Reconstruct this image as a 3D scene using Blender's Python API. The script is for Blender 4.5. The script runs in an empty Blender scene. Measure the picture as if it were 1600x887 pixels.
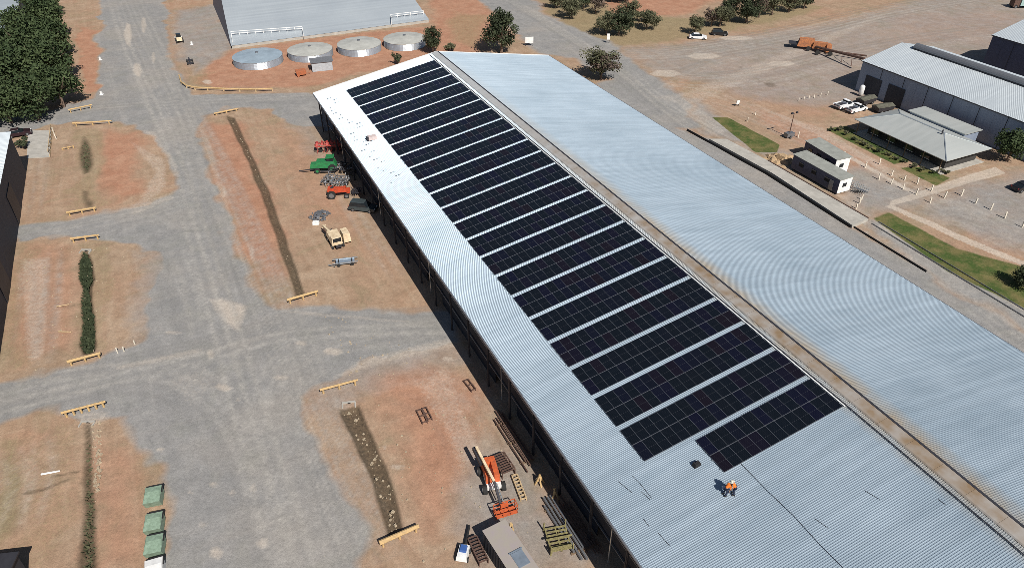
import bpy, math, random
import numpy as np
from mathutils import Vector, Matrix, Quaternion
R = math.radians
random.seed(7); rng = np.random.default_rng(7)
sc = bpy.context.scene
col = sc.collection
# ------------------------------------------------------------------ camera, sky, sun, exposure
F = 1125.0; TH = math.atan((443.5 + 366) / F); H = 61.8
cam = bpy.data.objects.new('camera', bpy.data.cameras.new('camera')); col.objects.link(cam)
cam.location = (0, 0, H); cam.rotation_euler = (math.pi / 2 - TH, 0, 0)
cam.data.sensor_width = 36; cam.data.lens = F / 1600 * 36
cam.data.clip_start = 1; cam.data.clip_end = 6000
sc.camera = cam
SUN_EL = R(45.5); SUN_AZ = R(-62.3)
sund = Vector((math.cos(SUN_EL) * math.cos(SUN_AZ), math.cos(SUN_EL) * math.sin(SUN_AZ), math.sin(SUN_EL)))
w = bpy.data.worlds.new('World'); sc.world = w; w.use_nodes = True
nt = w.node_tree; bg = nt.nodes['Background']
sky = nt.nodes.new('ShaderNodeTexSky'); sky.sky_type = 'NISHITA'; sky.sun_disc = False
sky.sun_elevation = SUN_EL; sky.sun_rotation = math.atan2(sund.x, sund.y)
sky.air_density = 1.0; sky.dust_density = 0.6
nt.links.new(sky.outputs[0], bg.inputs[0]); bg.inputs[1].default_value = 0.05
sl = bpy.data.lights.new('sun', 'SUN'); sl.energy = 4.8; sl.angle = R(0.5); sl.color = (1.0, 0.95, 0.88)
so = bpy.data.objects.new('sun', sl); col.objects.link(so); so.location = (0, 0, 200)
so.rotation_euler = sund.to_track_quat('Z', 'Y').to_euler()
sc.view_settings.view_transform = 'Standard'; sc.view_settings.look = 'None'
sc.view_settings.exposure = 0.06; sc.view_settings.gamma = 1.0
sc.render.engine = 'CYCLES'
sc.cycles.filter_width = 0.6
sc.cycles.max_bounces = 5; sc.cycles.diffuse_bounces = 2; sc.cycles.glossy_bounces = 3
sc.cycles.use_denoising = False

# ------------------------------------------------------------------ projection helpers (pixel of the 1600x887 photo <-> real place)
def ray(x, y):
    u = (x - 800) / F; v = (443.5 - y) / F
    return Vector((u, math.cos(TH) + v * math.sin(TH), -math.sin(TH) + v * math.cos(TH)))
def G(x, y, z=0.0):
    d = ray(x, y); t = (H - z) / -d.z
    return Vector((d.x * t, d.y * t, z))
def PJ(P):
    z = P[2] - H; dz = P[1] * math.cos(TH) - z * math.sin(TH); v = P[1] * math.sin(TH) + z * math.cos(TH)
    return 800 + F * P[0] / dz, 443.5 - F * v / dz
def hgt(b, ty):
    g = G(*b); z = 0
    for _ in range(50):
        z += (PJ((g.x, g.y, z))[1] - ty) / 8
    return z
def ang(p, q):
    a, b = G(*p), G(*q); return math.atan2(b.y - a.y, b.x - a.x)
EX = Vector((0.9011866, 0.43343132, 0)); EY = Vector((0.43343132, -0.9011866, 0))
AX = math.atan2(EX.y, EX.x)

# ------------------------------------------------------------------ mesh helpers
class MB:
    def __init__(s): s.v = []; s.f = []; s.m = []
    def add(s, vs, fs, m=0):
        o = len(s.v); s.v += [tuple(x) for x in vs]; s.f += [tuple(i + o for i in f) for f in fs]; s.m += [m] * len(fs); return s
    def box(s, c, d, rz=0, m=0, top=1.0, M=None):
        vs = []
        for z in (-.5, .5):
            k = top if z > 0 else 1
            for x, y in ((-.5, -.5), (.5, -.5), (.5, .5), (-.5, .5)):
                p = Vector((x * d[0] * k, y * d[1] * k, z * d[2]))
                if rz: p = Matrix.Rotation(rz, 3, 'Z') @ p
                if M is not None: p = M @ p
                vs.append(p + Vector(c))
        return s.add(vs, [(3, 2, 1, 0), (4, 5, 6, 7), (0, 1, 5, 4), (1, 2, 6, 5), (2, 3, 7, 6), (3, 0, 4, 7)], m)
    def bar(s, p, q, a, b=None, m=0):
        p, q = Vector(p), Vector(q); b = b or a; d = q - p
        if d.length < 1e-6: return s
        M = d.to_track_quat('Z', 'Y').to_matrix()
        return s.box((p + q) / 2, (a, b, d.length), m=m, M=M)
    def tube(s, p, q, r, r2=None, n=8, m=0, caps=True):
        p, q = Vector(p), Vector(q); r2 = r if r2 is None else r2
        M = (q - p).to_track_quat('Z', 'Y').to_matrix(); vs = []
        for c, rr in ((p, r), (q, r2)):
            for i in range(n):
                a = 2 * math.pi * i / n; vs.append(c + M @ Vector((rr * math.cos(a), rr * math.sin(a), 0)))
        fs = [(i, (i + 1) % n, n + (i + 1) % n, n + i) for i in range(n)]
        if caps: fs += [tuple(range(n - 1, -1, -1)), tuple(range(n, 2 * n))]
        return s.add(vs, fs, m)
    def prism(s, poly, z0, z1, m=0):
        a = sum(poly[i][0] * poly[(i + 1) % len(poly)][1] - poly[(i + 1) % len(poly)][0] * poly[i][1] for i in range(len(poly)))
        if a < 0: poly = poly[::-1]
        n = len(poly); vs = [(p[0], p[1], z0) for p in poly] + [(p[0], p[1], z1) for p in poly]
        return s.add(vs, [tuple(range(n - 1, -1, -1)), tuple(range(n, 2 * n))] + [(i, (i + 1) % n, n + (i + 1) % n, n + i) for i in range(n)], m)
    def side(s, prof, y0, y1, m=0, taper=None):
        """profile in x,z extruded over y; taper(z) -> width factor"""
        n = len(prof); t = taper or (lambda z: 1)
        vs = [(x, y0 * t(z), z) for x, z in prof] + [(x, y1 * t(z), z) for x, z in prof]
        return s.add(vs, [tuple(range(n)), tuple(range(2 * n - 1, n - 1, -1))] + [(i, n + i, n + (i + 1) % n, (i + 1) % n) for i in range(n)], m)
    def lathe(s, prof, c=(0, 0, 0), n=24, m=0):
        vs = []; c = Vector(c)
        for r, z in prof:
            for i in range(n):
                a = 2 * math.pi * i / n; vs.append(c + Vector((r * math.cos(a), r * math.sin(a), z)))
        fs = [(k * n + i, k * n + (i + 1) % n, (k + 1) * n + (i + 1) % n, (k + 1) * n + i) for k in range(len(prof) - 1) for i in range(n)]
        return s.add(vs, fs, m)
    def build(s, name, mat, parent=None, loc=None, rz=0, smooth=False):
        me = bpy.data.meshes.new(name); me.from_pydata(s.v, [], s.f)
        mats = mat if isinstance(mat, (list, tuple)) else [mat]
        for k in mats: me.materials.append(k)
        if len(mats) > 1: me.polygons.foreach_set('material_index', s.m)
        if smooth: me.polygons.foreach_set('use_smooth', [True] * len(me.polygons))
        me.update()
        return link(name, me, parent, loc, rz)
def link(name, me, parent=None, loc=None, rz=0):
    o = bpy.data.objects.new(name, me); col.objects.link(o)
    if parent is not None: o.parent = parent
    if loc is not None: o.location = loc
    if rz: o.rotation_euler = (0, 0, rz)
    return o
def tag(o, label=None, cat=None, group=None, kind=None):
    if label: o['label'] = label
    if cat: o['category'] = cat
    if group: o['group'] = group
    if kind: o['kind'] = kind
    return o
def thing(name, label, cat, loc=(0, 0, 0), rz=0, group=None):
    return tag(link(name, None, None, loc, rz), label, cat, group)
def kids(o): return [c for c in bpy.data.objects if c.parent == o]
def dup(o, loc=None, rz=None, label=None, scale=None, parent=None, ch=None):
    c = o.copy(); col.objects.link(c)
    if parent is not None: c.parent = parent
    if loc is not None: c.location = loc
    if rz is not None: c.rotation_euler = (0, 0, rz)
    if scale is not None: c.scale = scale
    if label: c['label'] = label
    for k in (ch if ch is not None else kids(o)): dup(k, parent=c)
    return c
def join(*obs): pass

# ------------------------------------------------------------------ materials
def nodes(name):
    m = bpy.data.materials.new(name); m.use_nodes = True
    return m, m.node_tree, m.node_tree.nodes['Principled BSDF']
MATS = {}
def mat(name, c, rough=0.7, metal=0.0, var=0.18, scale=1.5, bump=0.0, dirt=None, spec=0.4):
    if name in MATS: return MATS[name]
    m, t, b = nodes(name); n = t.nodes; L = t.links.new
    tc = n.new('ShaderNodeTexCoord'); nz = n.new('ShaderNodeTexNoise'); nz.inputs['Scale'].default_value = scale
    nz.inputs['Detail'].default_value = 6; nz.inputs['Roughness'].default_value = 0.65
    L(tc.outputs['Object'], nz.inputs['Vector'])
    mx = n.new('ShaderNodeMix'); mx.data_type = 'RGBA'
    lo = tuple(x * (1 - var) for x in c); hi = tuple(min(1, x * (1 + var)) for x in c)
    if dirt: lo = dirt
    rr = n.new('ShaderNodeMapRange'); rr.inputs['From Min'].default_value = .3; rr.inputs['From Max'].default_value = .7
    L(nz.outputs['Fac'], rr.inputs['Value']); L(rr.outputs[0], mx.inputs['Factor'])
    mx.inputs['A'].default_value = (*lo, 1); mx.inputs['B'].default_value = (*hi, 1)
    L(mx.outputs['Result'], b.inputs['Base Color'])
    b.inputs['Roughness'].default_value = rough; b.inputs['Metallic'].default_value = metal
    b.inputs['Specular IOR Level'].default_value = spec
    if bump:
        bp = n.new('ShaderNodeBump'); bp.inputs['Strength'].default_value = bump; bp.inputs['Distance'].default_value = .05
        L(nz.outputs['Fac'], bp.inputs['Height']); L(bp.outputs[0], b.inputs['Normal'])
    MATS[name] = m; return m
m_rust = mat('rusty steel', (.17, .10, .075), .8, .2, dirt=(.07, .045, .04), scale=4)
m_steel = mat('grey steel', (.25, .26, .28), .5, .6, scale=4)
m_dsteel = mat('dark steel', (.05, .05, .06), .6, .3)
m_galv = mat('galvanised steel', (.55, .6, .63), .35, .7)
m_white = mat('white paint', (.8, .8, .78), .45)
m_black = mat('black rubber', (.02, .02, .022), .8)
m_tyre = mat('tyre rubber', (.025, .025, .025), .85)
m_glass = mat('dark glass', (.015, .02, .025), .08, spec=.6)
m_yellow = mat('yellow paint', (.56, .38, .17), .8, dirt=(.38, .27, .15), scale=3)
m_timber = mat('pale timber', (.55, .42, .26), .8, dirt=(.38, .27, .15), scale=5)
m_dtimber = mat('weathered timber', (.2, .14, .09), .9, scale=5)
m_orange = mat('orange paint', (.62, .12, .035), .6, dirt=(.36, .09, .04), scale=3)
m_red = mat('red paint', (.5, .06, .05), .6, dirt=(.25, .06, .05), scale=3)
m_green = mat('green paint', (.02, .22, .07), .5, dirt=(.03, .12, .05), scale=3)
m_cream = mat('cream paint', (.72, .6, .42), .6, dirt=(.5, .38, .24))
m_blue = mat('blue paint', (.05, .12, .35), .5)
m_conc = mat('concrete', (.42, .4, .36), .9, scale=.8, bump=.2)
m_dconc = mat('near-black concrete', (.05, .048, .045), .9)  # near black, paints verandah shade into the office wall
m_hutroof = mat('hut roof', (.3, .31, .28), .7, scale=1)
m_navy = mat('dark blue cladding', (.05, .06, .11), .5)
m_bgreen = mat('pale green bin paint', (.27, .37, .28), .7, dirt=(.17, .24, .17), scale=2.5)
m_skin = mat('skin', (.42, .24, .16), .6); m_hivis = mat('orange hi-vis cloth', (.95, .22, .03), .8); m_trous = mat('navy work trousers', (.02, .03, .07), .9)
m_hat = mat('pale hat', (.7, .66, .55), .7)
m_trunk = mat('bark', (.17, .12, .09), .9, scale=6)
m_tarp = mat('olive tarpaulin', (.13, .13, .10), .8, dirt=(.07, .065, .05))

def leaf_mat(name, c1, c2):
    m, t, b = nodes(name); n = t.nodes; L = t.links.new
    tc = n.new('ShaderNodeTexCoord'); nz = n.new('ShaderNodeTexNoise'); nz.inputs['Scale'].default_value = .9; nz.inputs['Detail'].default_value = 5
    L(tc.outputs['Object'], nz.inputs['Vector'])
    at = n.new('ShaderNodeAttribute'); at.attribute_name = 'rnd'
    ad = n.new('ShaderNodeMath'); ad.operation = 'MULTIPLY_ADD'; ad.inputs[1].default_value = .5
    L(at.outputs['Fac'], ad.inputs[0]); L(nz.outputs['Fac'], ad.inputs[2])
    mr = n.new('ShaderNodeMapRange'); mr.inputs['From Min'].default_value = .4; mr.inputs['From Max'].default_value = 1.05
    L(ad.outputs[0], mr.inputs['Value'])
    mx = n.new('ShaderNodeMix'); mx.data_type = 'RGBA'; L(mr.outputs[0], mx.inputs['Factor'])
    mx.inputs['A'].default_value = (*c1, 1); mx.inputs['B'].default_value = (*c2, 1)
    L(mx.outputs['Result'], b.inputs['Base Color']); b.inputs['Roughness'].default_value = .75; b.inputs['Specular IOR Level'].default_value = .2
    return m
m_leafg = leaf_mat('green leaves', (.018, .035, .014), (.085, .115, .05))
m_leafo = leaf_mat('olive leaves', (.055, .06, .035), (.15, .15, .085))
m_leafd = leaf_mat('dark leaves', (.022, .032, .018), (.07, .085, .045))
m_twig = leaf_mat('purplish twigs', (.08, .06, .05), (.2, .15, .12))

def corr_mat(name, c, c2, dust=None, rough=.48, metal=.35, w2=None, axis_noise=(.05, 1.2, 1)):
    """old corrugated sheet: streaks run along the ribs (local x), dust gathers near the ridge"""
    m, t, b = nodes(name); n = t.nodes; L = t.links.new
    tc = n.new('ShaderNodeTexCoord'); mp = n.new('ShaderNodeMapping'); mp.inputs['Scale'].default_value = axis_noise
    L(tc.outputs['Object'], mp.inputs['Vector'])
    nz = n.new('ShaderNodeTexNoise'); nz.inputs['Scale'].default_value = 1.0; nz.inputs['Detail'].default_value = 5; nz.inputs['Roughness'].default_value = .6
    L(mp.outputs[0], nz.inputs['Vector'])
    n2 = n.new('ShaderNodeTexNoise'); n2.inputs['Scale'].default_value = .09; n2.inputs['Detail'].default_value = 4
    L(tc.outputs['Object'], n2.inputs['Vector'])
    ad = n.new('ShaderNodeMath'); ad.operation = 'MULTIPLY_ADD'; ad.inputs[1].default_value = .5
    sb = n.new('ShaderNodeMath'); sb.operation = 'MULTIPLY'; sb.inputs[1].default_value = .5
    L(n2.outputs['Fac'], sb.inputs[0]); L(nz.outputs['Fac'], ad.inputs[0]); L(sb.outputs[0], ad.inputs[2])
    mr = n.new('ShaderNodeMapRange'); mr.inputs['From Min'].default_value = .35; mr.inputs['From Max'].default_value = .65
    L(ad.outputs[0], mr.inputs['Value'])
    mx = n.new('ShaderNodeMix'); mx.data_type = 'RGBA'; L(mr.outputs[0], mx.inputs['Factor'])
    mx.inputs['A'].default_value = (*c, 1); mx.inputs['B'].default_value = (*c2, 1)
    out = mx.outputs['Result']
    sy_ = n.new('ShaderNodeSeparateXYZ'); L(tc.outputs['Object'], sy_.inputs[0]); dv = n.new('ShaderNodeMath'); dv.operation = 'DIVIDE'; dv.inputs[1].default_value = .76; L(sy_.outputs[1], dv.inputs[0])
    fl = n.new('ShaderNodeMath'); fl.operation = 'FLOOR'; L(dv.outputs[0], fl.inputs[0]); wn_ = n.new('ShaderNodeTexWhiteNoise'); wn_.noise_dimensions = '1D'; L(fl.outputs[0], wn_.inputs['W'])
    r1 = n.new('ShaderNodeMapRange'); r1.inputs[3].default_value = .965; r1.inputs[4].default_value = 1.03; L(wn_.outputs['Value'], r1.inputs[0])
    h1 = n.new('ShaderNodeHueSaturation'); L(out, h1.inputs['Color']); L(r1.outputs[0], h1.inputs['Value']); out = h1.outputs[0]
    if dust:
        sx = n.new('ShaderNodeSeparateXYZ'); L(tc.outputs['Object'], sx.inputs[0])
        d = n.new('ShaderNodeMath'); d.operation = 'SUBTRACT'; d.inputs[1].default_value = w2; L(sx.outputs[0], d.inputs[0])
        ab = n.new('ShaderNodeMath'); ab.operation = 'ABSOLUTE'; L(d.outputs[0], ab.inputs[0])
        q = n.new('ShaderNodeMapRange'); q.inputs['From Min'].default_value = 2.8; q.inputs['From Max'].default_value = .8; q.inputs['To Max'].default_value = 1.2; L(ab.outputs[0], q.inputs['Value'])
        q2 = n.new('ShaderNodeMapRange'); q2.inputs['From Min'].default_value = -20; q2.inputs['From Max'].default_value = -90; q2.inputs['To Min'].default_value = .15
        L(sx.outputs[1], q2.inputs['Value'])
        mm = n.new('ShaderNodeMath'); mm.operation = 'MULTIPLY'; L(q.outputs[0], mm.inputs[0]); L(q2.outputs[0], mm.inputs[1])
        n3 = n.new('ShaderNodeTexNoise'); n3.inputs['Scale'].default_value = .6; n3.inputs['Detail'].default_value = 5; L(tc.outputs['Object'], n3.inputs['Vector'])
        m3 = n.new('ShaderNodeMath'); m3.operation = 'MULTIPLY'; L(mm.outputs[0], m3.inputs[0]); L(n3.outputs['Fac'], m3.inputs[1])
        m4 = n.new('ShaderNodeMath'); m4.operation = 'MULTIPLY'; m4.use_clamp = True; m4.inputs[1].default_value = 1.3; L(m3.outputs[0], m4.inputs[0])
        my = n.new('ShaderNodeMix'); my.data_type = 'RGBA'; L(m4.outputs[0], my.inputs['Factor']); L(out, my.inputs['A'])
        my.inputs['B'].default_value = (*dust, 1); out = my.outputs['Result']
    L(out, b.inputs['Base Color']); b.inputs['Roughness'].default_value = rough; b.inputs['Metallic'].default_value = metal
    b.inputs['Specular IOR Level'].default_value = .5
    return m
HW = 0.9937880706827488 * 53.8; RT = math.tan(R(9.82)); EH = 8.0
m_roof = corr_mat('galvanised roof sheet', (.31, .39, .46), (.42, .505, .58), dust=(.40, .34, .26), w2=HW / 2)
m_roof2 = corr_mat('weathered roof sheet', (.44, .49, .53), (.54, .59, .62))
m_roofo = corr_mat('office roof sheet', (.5, .53, .51), (.6, .62, .59))
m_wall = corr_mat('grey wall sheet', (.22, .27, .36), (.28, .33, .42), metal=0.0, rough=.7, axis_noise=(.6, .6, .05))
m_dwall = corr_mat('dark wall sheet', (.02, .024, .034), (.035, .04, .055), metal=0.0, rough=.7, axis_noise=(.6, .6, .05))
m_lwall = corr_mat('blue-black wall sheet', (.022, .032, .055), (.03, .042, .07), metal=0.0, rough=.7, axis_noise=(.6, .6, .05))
m_tank = corr_mat('tank steel', (.45, .5, .54), (.55, .6, .65), rough=.28, metal=.6)
m_tanktop = mat('tank lid', (.5, .5, .46), .6, .2, scale=.4)
m_tanktopb = mat('blue tank lid', (.45, .55, .62), .4, .4, scale=.4)
m_cap = corr_mat('dusty ridge sheet', (.6, .62, .62), (.7, .72, .72), dust=(.36, .25, .15), w2=HW / 2)

# ------------------------------------------------------------------ GROUND: one sheet, masks rasterised from real outlines
LAY = {
 'gravel': [(1.1, 1.0, [(150,-8),(262,-8),(262,60),(270,110),(310,150),(420,150),(500,143),(515,200),(470,197),(440,183),(420,172),(345,172),(318,180),(308,205),(318,250),(345,320),(372,390),(392,450),(440,472),(560,480),(640,488),(700,492),(712,528),(640,545),(560,560),(500,600),(465,625),(470,670),(500,740),(535,800),(572,920),(250,920),(255,800),(242,750),(215,690),(190,640),(110,640),(0,660),(-60,680),(-60,610),(0,612),(120,580),(190,555),(235,530),(245,470),(250,400),(215,372),(120,372),(25,382),(28,358),(130,340),(235,325),(262,310),(272,285),(268,255),(240,215),(205,197),(120,190),(60,200),(-30,230),(-30,190),(60,180),(110,165),(150,150),(155,130)]),
   (2, .95, [(735,-8),(815,-8),(870,30),(960,72),(1010,105),(1060,150),(1095,195),(1060,200),(960,125),(900,90),(850,82),(800,48)]),
   (6, .56, [(960,75),(1100,62),(1300,35),(1450,-8),(1700,-8),(1750,250),(1560,150),(1250,170),(1170,160),(1060,120),(1010,105)]),
   (3, .7, [(1060,150),(1120,170),(1200,225),(1260,250),(1240,265),(1100,205)]),
   (2, .85, [(1350,342),(1395,345),(1500,405),(1750,545),(1750,620),(1440,425)]),
   (4, .7, [(1310,270),(1330,255),(1400,285),(1460,305),(1395,325),(1360,335),(1320,310)]),
   (5, .68, [(1400,325),(1480,300),(1600,262),(1800,330),(1800,430),(1600,400)]),
   (4, .6, [(720,700),(800,680),(960,900),(700,920),(690,800)]),
   (3, .65, [(268,18),(345,5),(365,72),(335,92),(300,112),(275,90)]),
   (5, .62, [(205,385),(300,380),(310,540),(215,552)]), (6, .6, [(560,480),(700,490),(730,560),(640,590),(520,640),(470,640)]), (5, .5, [(430,165),(500,200),(515,260),(470,230)]),
   (1.5, .9, [(990,120),(1075,198),(1205,268),(1335,352),(1447,425),(1700,600),(1700,700),(1400,520),(1050,260),(930,130)])],
 'orange': [(7, .3, [(1050,110),(1300,50),(1500,10),(1600,60),(1350,130),(1200,150)]), (3, .9, [(158,205),(215,205),(222,300),(175,325),(150,260)]), (2.5, 1, [(320,98),(365,77),(700,36),(760,92),(690,85),(500,130),(430,138),(310,132)]),
   (3, .9, [(672,-8),(735,-8),(790,40),(760,85),(690,72)]), (1.2, 1, [(125,40),(148,50),(152,140),(132,148),(120,100)]),
   (3, .85, [(318,192),(372,185),(410,270),(440,340),(455,430),(405,440),(370,370),(335,280)]), (5, .45, [(400,185),(480,210),(565,330),(560,400),(470,330)]),
   (4, .75, [(570,600),(640,560),(760,600),(740,720),(660,840),(590,660)]), (3, .6, [(155,680),(212,700),(238,900),(165,900)]), (4, .4, [(0,680),(110,660),(115,900),(40,900)]),
   (3, .55, [(25,390),(110,385),(115,560),(20,590)]),
   (4, 1, [(950,-8),(1130,-8),(1090,20),(1000,27),(950,18)]), (3, .6, [(1160,165),(1290,198),(1385,268),(1330,270),(1230,215)]),
   (6, .45, [(1380,20),(1600,15),(1600,80),(1400,70)]), (6, .4, [(1080,130),(1200,120),(1330,180),(1290,195),(1160,165)]), (3, .35, [(1480,380),(1620,400),(1620,360),(1500,340)])],
 'olive': [(3, .9, [(822,-8),(950,-8),(960,20),(1090,30),(1260,-8),(1290,12),(1190,42),(1060,60),(960,74),(880,38)]), (2, .5, [(18,400),(55,395),(45,590),(2,590)]),
   (3, .6, [(700,18),(760,25),(762,85),(700,66)]), (2, .4, [(235,380),(268,380),(290,520),(245,540)]), (1, .5, [(110,200),(158,200),(160,330),(115,335)]), (1, .5, [(112,385),(160,385),(165,560),(110,560)]),
   (1.5, .8, [(5,690),(28,700),(30,760),(20,830),(0,880),(-20,800)]), (2, .6, [(22,430),(45,400),(40,560),(12,590)]), (2, .5, [(215,350),(300,300),(320,330),(240,370)]), (2, .4, [(100,655),(130,655),(120,900),(30,900),(40,800),(0,780),(0,700),(60,700)]), (1.5, .5, [(290,118),(330,110),(345,135),(300,140)]), (2, .5, [(1170,225),(1215,240),(1330,330),(1370,350),(1330,350),(1180,250)])],
 'lawn': [(.5, 1, [(1113,183),(1137,183),(1218,226),(1214,238),(1180,238)]), (.5, .85, [(1290,202),(1322,196),(1425,250),(1397,257)]), (.5, .8, [(1405,262),(1440,260),(1487,278),(1463,291)]),
   (.8, .75, [(1362,341),(1388,331),(1500,389),(1600,417),(1750,470),(1750,570),(1600,484),(1480,425)])],
 'dark': [(.8, .42, [(1190,128),(1210,130),(1216,136),(1200,138)]), (.6, .4, [(1150,105),(1162,104),(1160,109)]), (.8, .35, [(690,560),(712,570),(715,582),(695,576)]), (.8, .22, [(186,-5),(196,-5),(215,60),(240,128),(232,130),(205,75)]), (.3, .5, [(32,767),(70,760),(110,745),(110,750),(66,768),(34,774)]), (.25,.55,[(78,742),(125,733),(125,737),(78,746)]), (.25,.5,[(88,480),(120,476),(120,480)]), (.5, 1.05, [(129,391),(136,393),(143,415),(145,436),(140,452),(142,470),(147,500),(150,535),(145,553),(130,554),(124,540),(129,505),(126,470),(129,452),(123,436),(123,410)]), (1.0, .7, [(131,212),(138,222),(144,240),(145,256),(138,270),(130,272),(124,258),(123,240),(127,222)]), (1.0, .65, [(130,296),(139,300),(138,310),(147,316),(144,326),(134,324),(128,308)]),
   (.7, .8, [(134,660),(143,660),(147,760),(155,900),(125,900),(132,760)]), (.5, .8, [(352,180),(366,184),(417,290),(450,380),(478,460),(464,464),(432,372),(392,262)]), (.6, .95, [(528,640),(560,634),(588,700),(612,760),(628,828),(606,838),(575,742)])],
 'pale': [(1, .7, [(1362,350),(1400,352),(1560,440),(1750,550),(1750,575),(1540,455)]), (1.5, .45, [(1040,150),(1090,165),(1150,205),(1110,215)]), (.6, .75, [(324,757),(328,752),(338,753),(342,758),(337,762),(328,760)]), (.6, .75, [(289,768),(292,764),(299,765),(301,769),(297,772),(291,771)]), (.6, .75, [(307,818),(311,813),(320,814),(323,819),(318,823),(310,822)]), (.6, .75, [(324,862),(330,850),(345,852),(350,863),(342,874),(329,870)]), (.6, .75, [(398,848),(404,838),(417,840),(422,849),(415,858),(403,855)]), (.6, .75, [(355,770),(358,764),(366,765),(369,771),(365,776),(358,774)]), (.6, .75, [(389,762),(392,753),(399,755),(401,763),(397,771),(391,768)]), (.6, .75, [(241,702),(246,698),(255,699),(259,703),(254,706),(245,705)]), (.6, .75, [(333,604),(340,598),(354,599),(359,605),(351,610),(338,608)]), (.6, .75, [(364,625),(367,622),(374,623),(376,626),(372,628),(366,627)]), (.6, .75, [(323,553),(326,544),(334,546),(337,554),(333,562),(326,559)]), (.6, .75, [(254,520),(262,517),(280,518),(286,521),(276,523),(260,522)]), (.6, .75, [(502,548),(511,541),(531,542),(538,549),(527,555),(509,553)]), (.6, .75, [(577,560),(581,555),(590,556),(593,561),(588,565),(580,564)]), (.6, .75, [(458,535),(464,530),(477,531),(482,536),(475,540),(463,538)]), (.6, .75, [(688,560),(694,556),(707,557),(712,561),(705,564),(693,563)]), (.6, .75, [(424,590),(432,585),(450,586),(456,591),(446,595),(430,594)]), (.6, .75, [(390,395),(392,381),(398,384),(400,396),(397,409),(392,405)]), (.6, .75, [(345,300),(348,290),(353,292),(355,301),(352,310),(347,307)]), (.6, .75, [(193,55),(196,35),(204,39),(207,56),(203,75),(196,69)]), (.6, .75, [(220,40),(222,26),(228,29),(230,41),(227,54),(222,50)]), (.6, .75, [(207,110),(211,98),(220,100),(223,111),(218,122),(210,118)]), (.6, .75, [(236,90),(238,80),(242,82),(244,91),(242,100),(238,97)]), (.6, .75, [(1014,115),(1027,109),(1056,110),(1066,116),(1050,121),(1024,119)]), (.6, .75, [(1120,60),(1135,56),(1168,57),(1180,61),(1162,64),(1132,63)]), (.6, .75, [(1196,100),(1208,95),(1234,96),(1244,101),(1230,105),(1206,104)]), (.6, .75, [(1070,88),(1085,83),(1118,84),(1130,89),(1112,93),(1082,92)]), (.6, .75, [(606,730),(613,725),(628,726),(634,731),(626,735),(612,734)]), (.6, .75, [(316,128),(320,124),(330,125),(334,129),(329,132),(320,131)]), (.6, .75, [(596,700),(598,695),(602,696),(604,701),(602,705),(598,704)]),
   (1.2, .55, [(30,405),(80,400),(70,560),(40,570)]), (1, .5, [(195,215),(262,250),(262,290),(225,330),(205,330),(240,270)]), (1.5, .45, [(640,600),(700,560),(760,700),(720,760),(690,680)]), (1, .55, [(700,525),(720,540),(560,580),(500,600),(560,560)]), (1.2, .5, [(1180,165),(1290,200),(1400,268),(1390,276),(1280,215)]), (2, .45, [(1000,150),(1060,145),(1350,30),(1400,10),(1380,30),(1080,170)]),
   (1.2, .8, [(325,467),(348,465),(388,478),(375,518),(350,505)]), (.5, .8, [(338,607),(352,598),(364,608),(350,614)]), (.25, 1, [(1388,322),(1390,314),(1470,288),(1556,260),(1572,270),(1470,300)]),
   (.2, .9, [(1382,322),(1392,319),(1500,366),(1600,408),(1750,460),(1750,470),(1600,417),(1495,374)]), (.3,.8,[(1310,240),(1320,238),(1430,300),(1425,304)]),
   (1, .5, [(212,200),(245,205),(282,262),(272,272),(240,220)]), (.8, .5, [(200,320),(270,300),(275,312),(205,338)]), (1, .6, [(175,572),(240,558),(320,542),(315,552),(240,570),(180,580)]), (1, .5, [(20,600),(100,585),(98,592),(10,608)]),
   (.8, .5, [(106,642),(170,638),(180,650),(150,665),(160,720),(150,760),(146,700),(128,662)]), (.6, .5, [(400,480),(480,485),(640,500),(640,506),(480,494)]), (2, .35, [(240,595),(330,560),(350,600),(290,650)]),
   (.6, .45, [(310,200),(320,190),(345,270),(395,440),(386,440),(336,290)])],
}
def in_poly(X, Y, P):
    r = np.zeros(X.shape, bool); n = len(P)
    for i in range(n):
        x1, y1 = P[i]; x2, y2 = P[(i + 1) % n]
        if y1 == y2: continue
        c = ((y1 > Y) != (y2 > Y)) & (X < (x2 - x1) * (Y - y1) / (y2 - y1) + x1); r ^= c
    return r
def edge_dist(X, Y, P):
    d = np.full(X.shape, 1e9); n = len(P)
    for i in range(n):
        ax, ay = P[i]; bx, by = P[(i + 1) % n]; ux, uy = bx - ax, by - ay; l2 = ux * ux + uy * uy + 1e-9
        t = np.clip(((X - ax) * ux + (Y - ay) * uy) / l2, 0, 1)
        d = np.minimum(d, (X - ax - t * ux) ** 2 + (Y - ay - t * uy) ** 2)
    return np.sqrt(d)
def vnoise(X, Y, s, seed=0):
    """smooth value noise on world coordinates"""
    g = np.random.default_rng(seed).random((256, 256)); x = X / s; y = Y / s
    i = np.floor(x).astype(int); j = np.floor(y).astype(int); fx = x - i; fy = y - j
    fx = fx * fx * (3 - 2 * fx); fy = fy * fy * (3 - 2 * fy)
    a = g[i % 256, j % 256]; b = g[(i + 1) % 256, j % 256]; c = g[i % 256, (j + 1) % 256]; d = g[(i + 1) % 256, (j + 1) % 256]
    return (a * (1 - fx) + b * fx) * (1 - fy) + (c * (1 - fx) + d * fx) * fy
STEP = .4
xs = np.arange(-205, 205 + .1, STEP); ys = np.arange(14, 275, STEP)
X, Y = np.meshgrid(xs, ys); shp = X.shape
MK = {}
WX = X + (vnoise(X, Y, 2, 1) - .5) * 1.6 + (vnoise(X, Y, 5, 12) - .5) * 2.4 + (vnoise(X, Y, 12, 2) - .5) * 3.0
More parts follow.
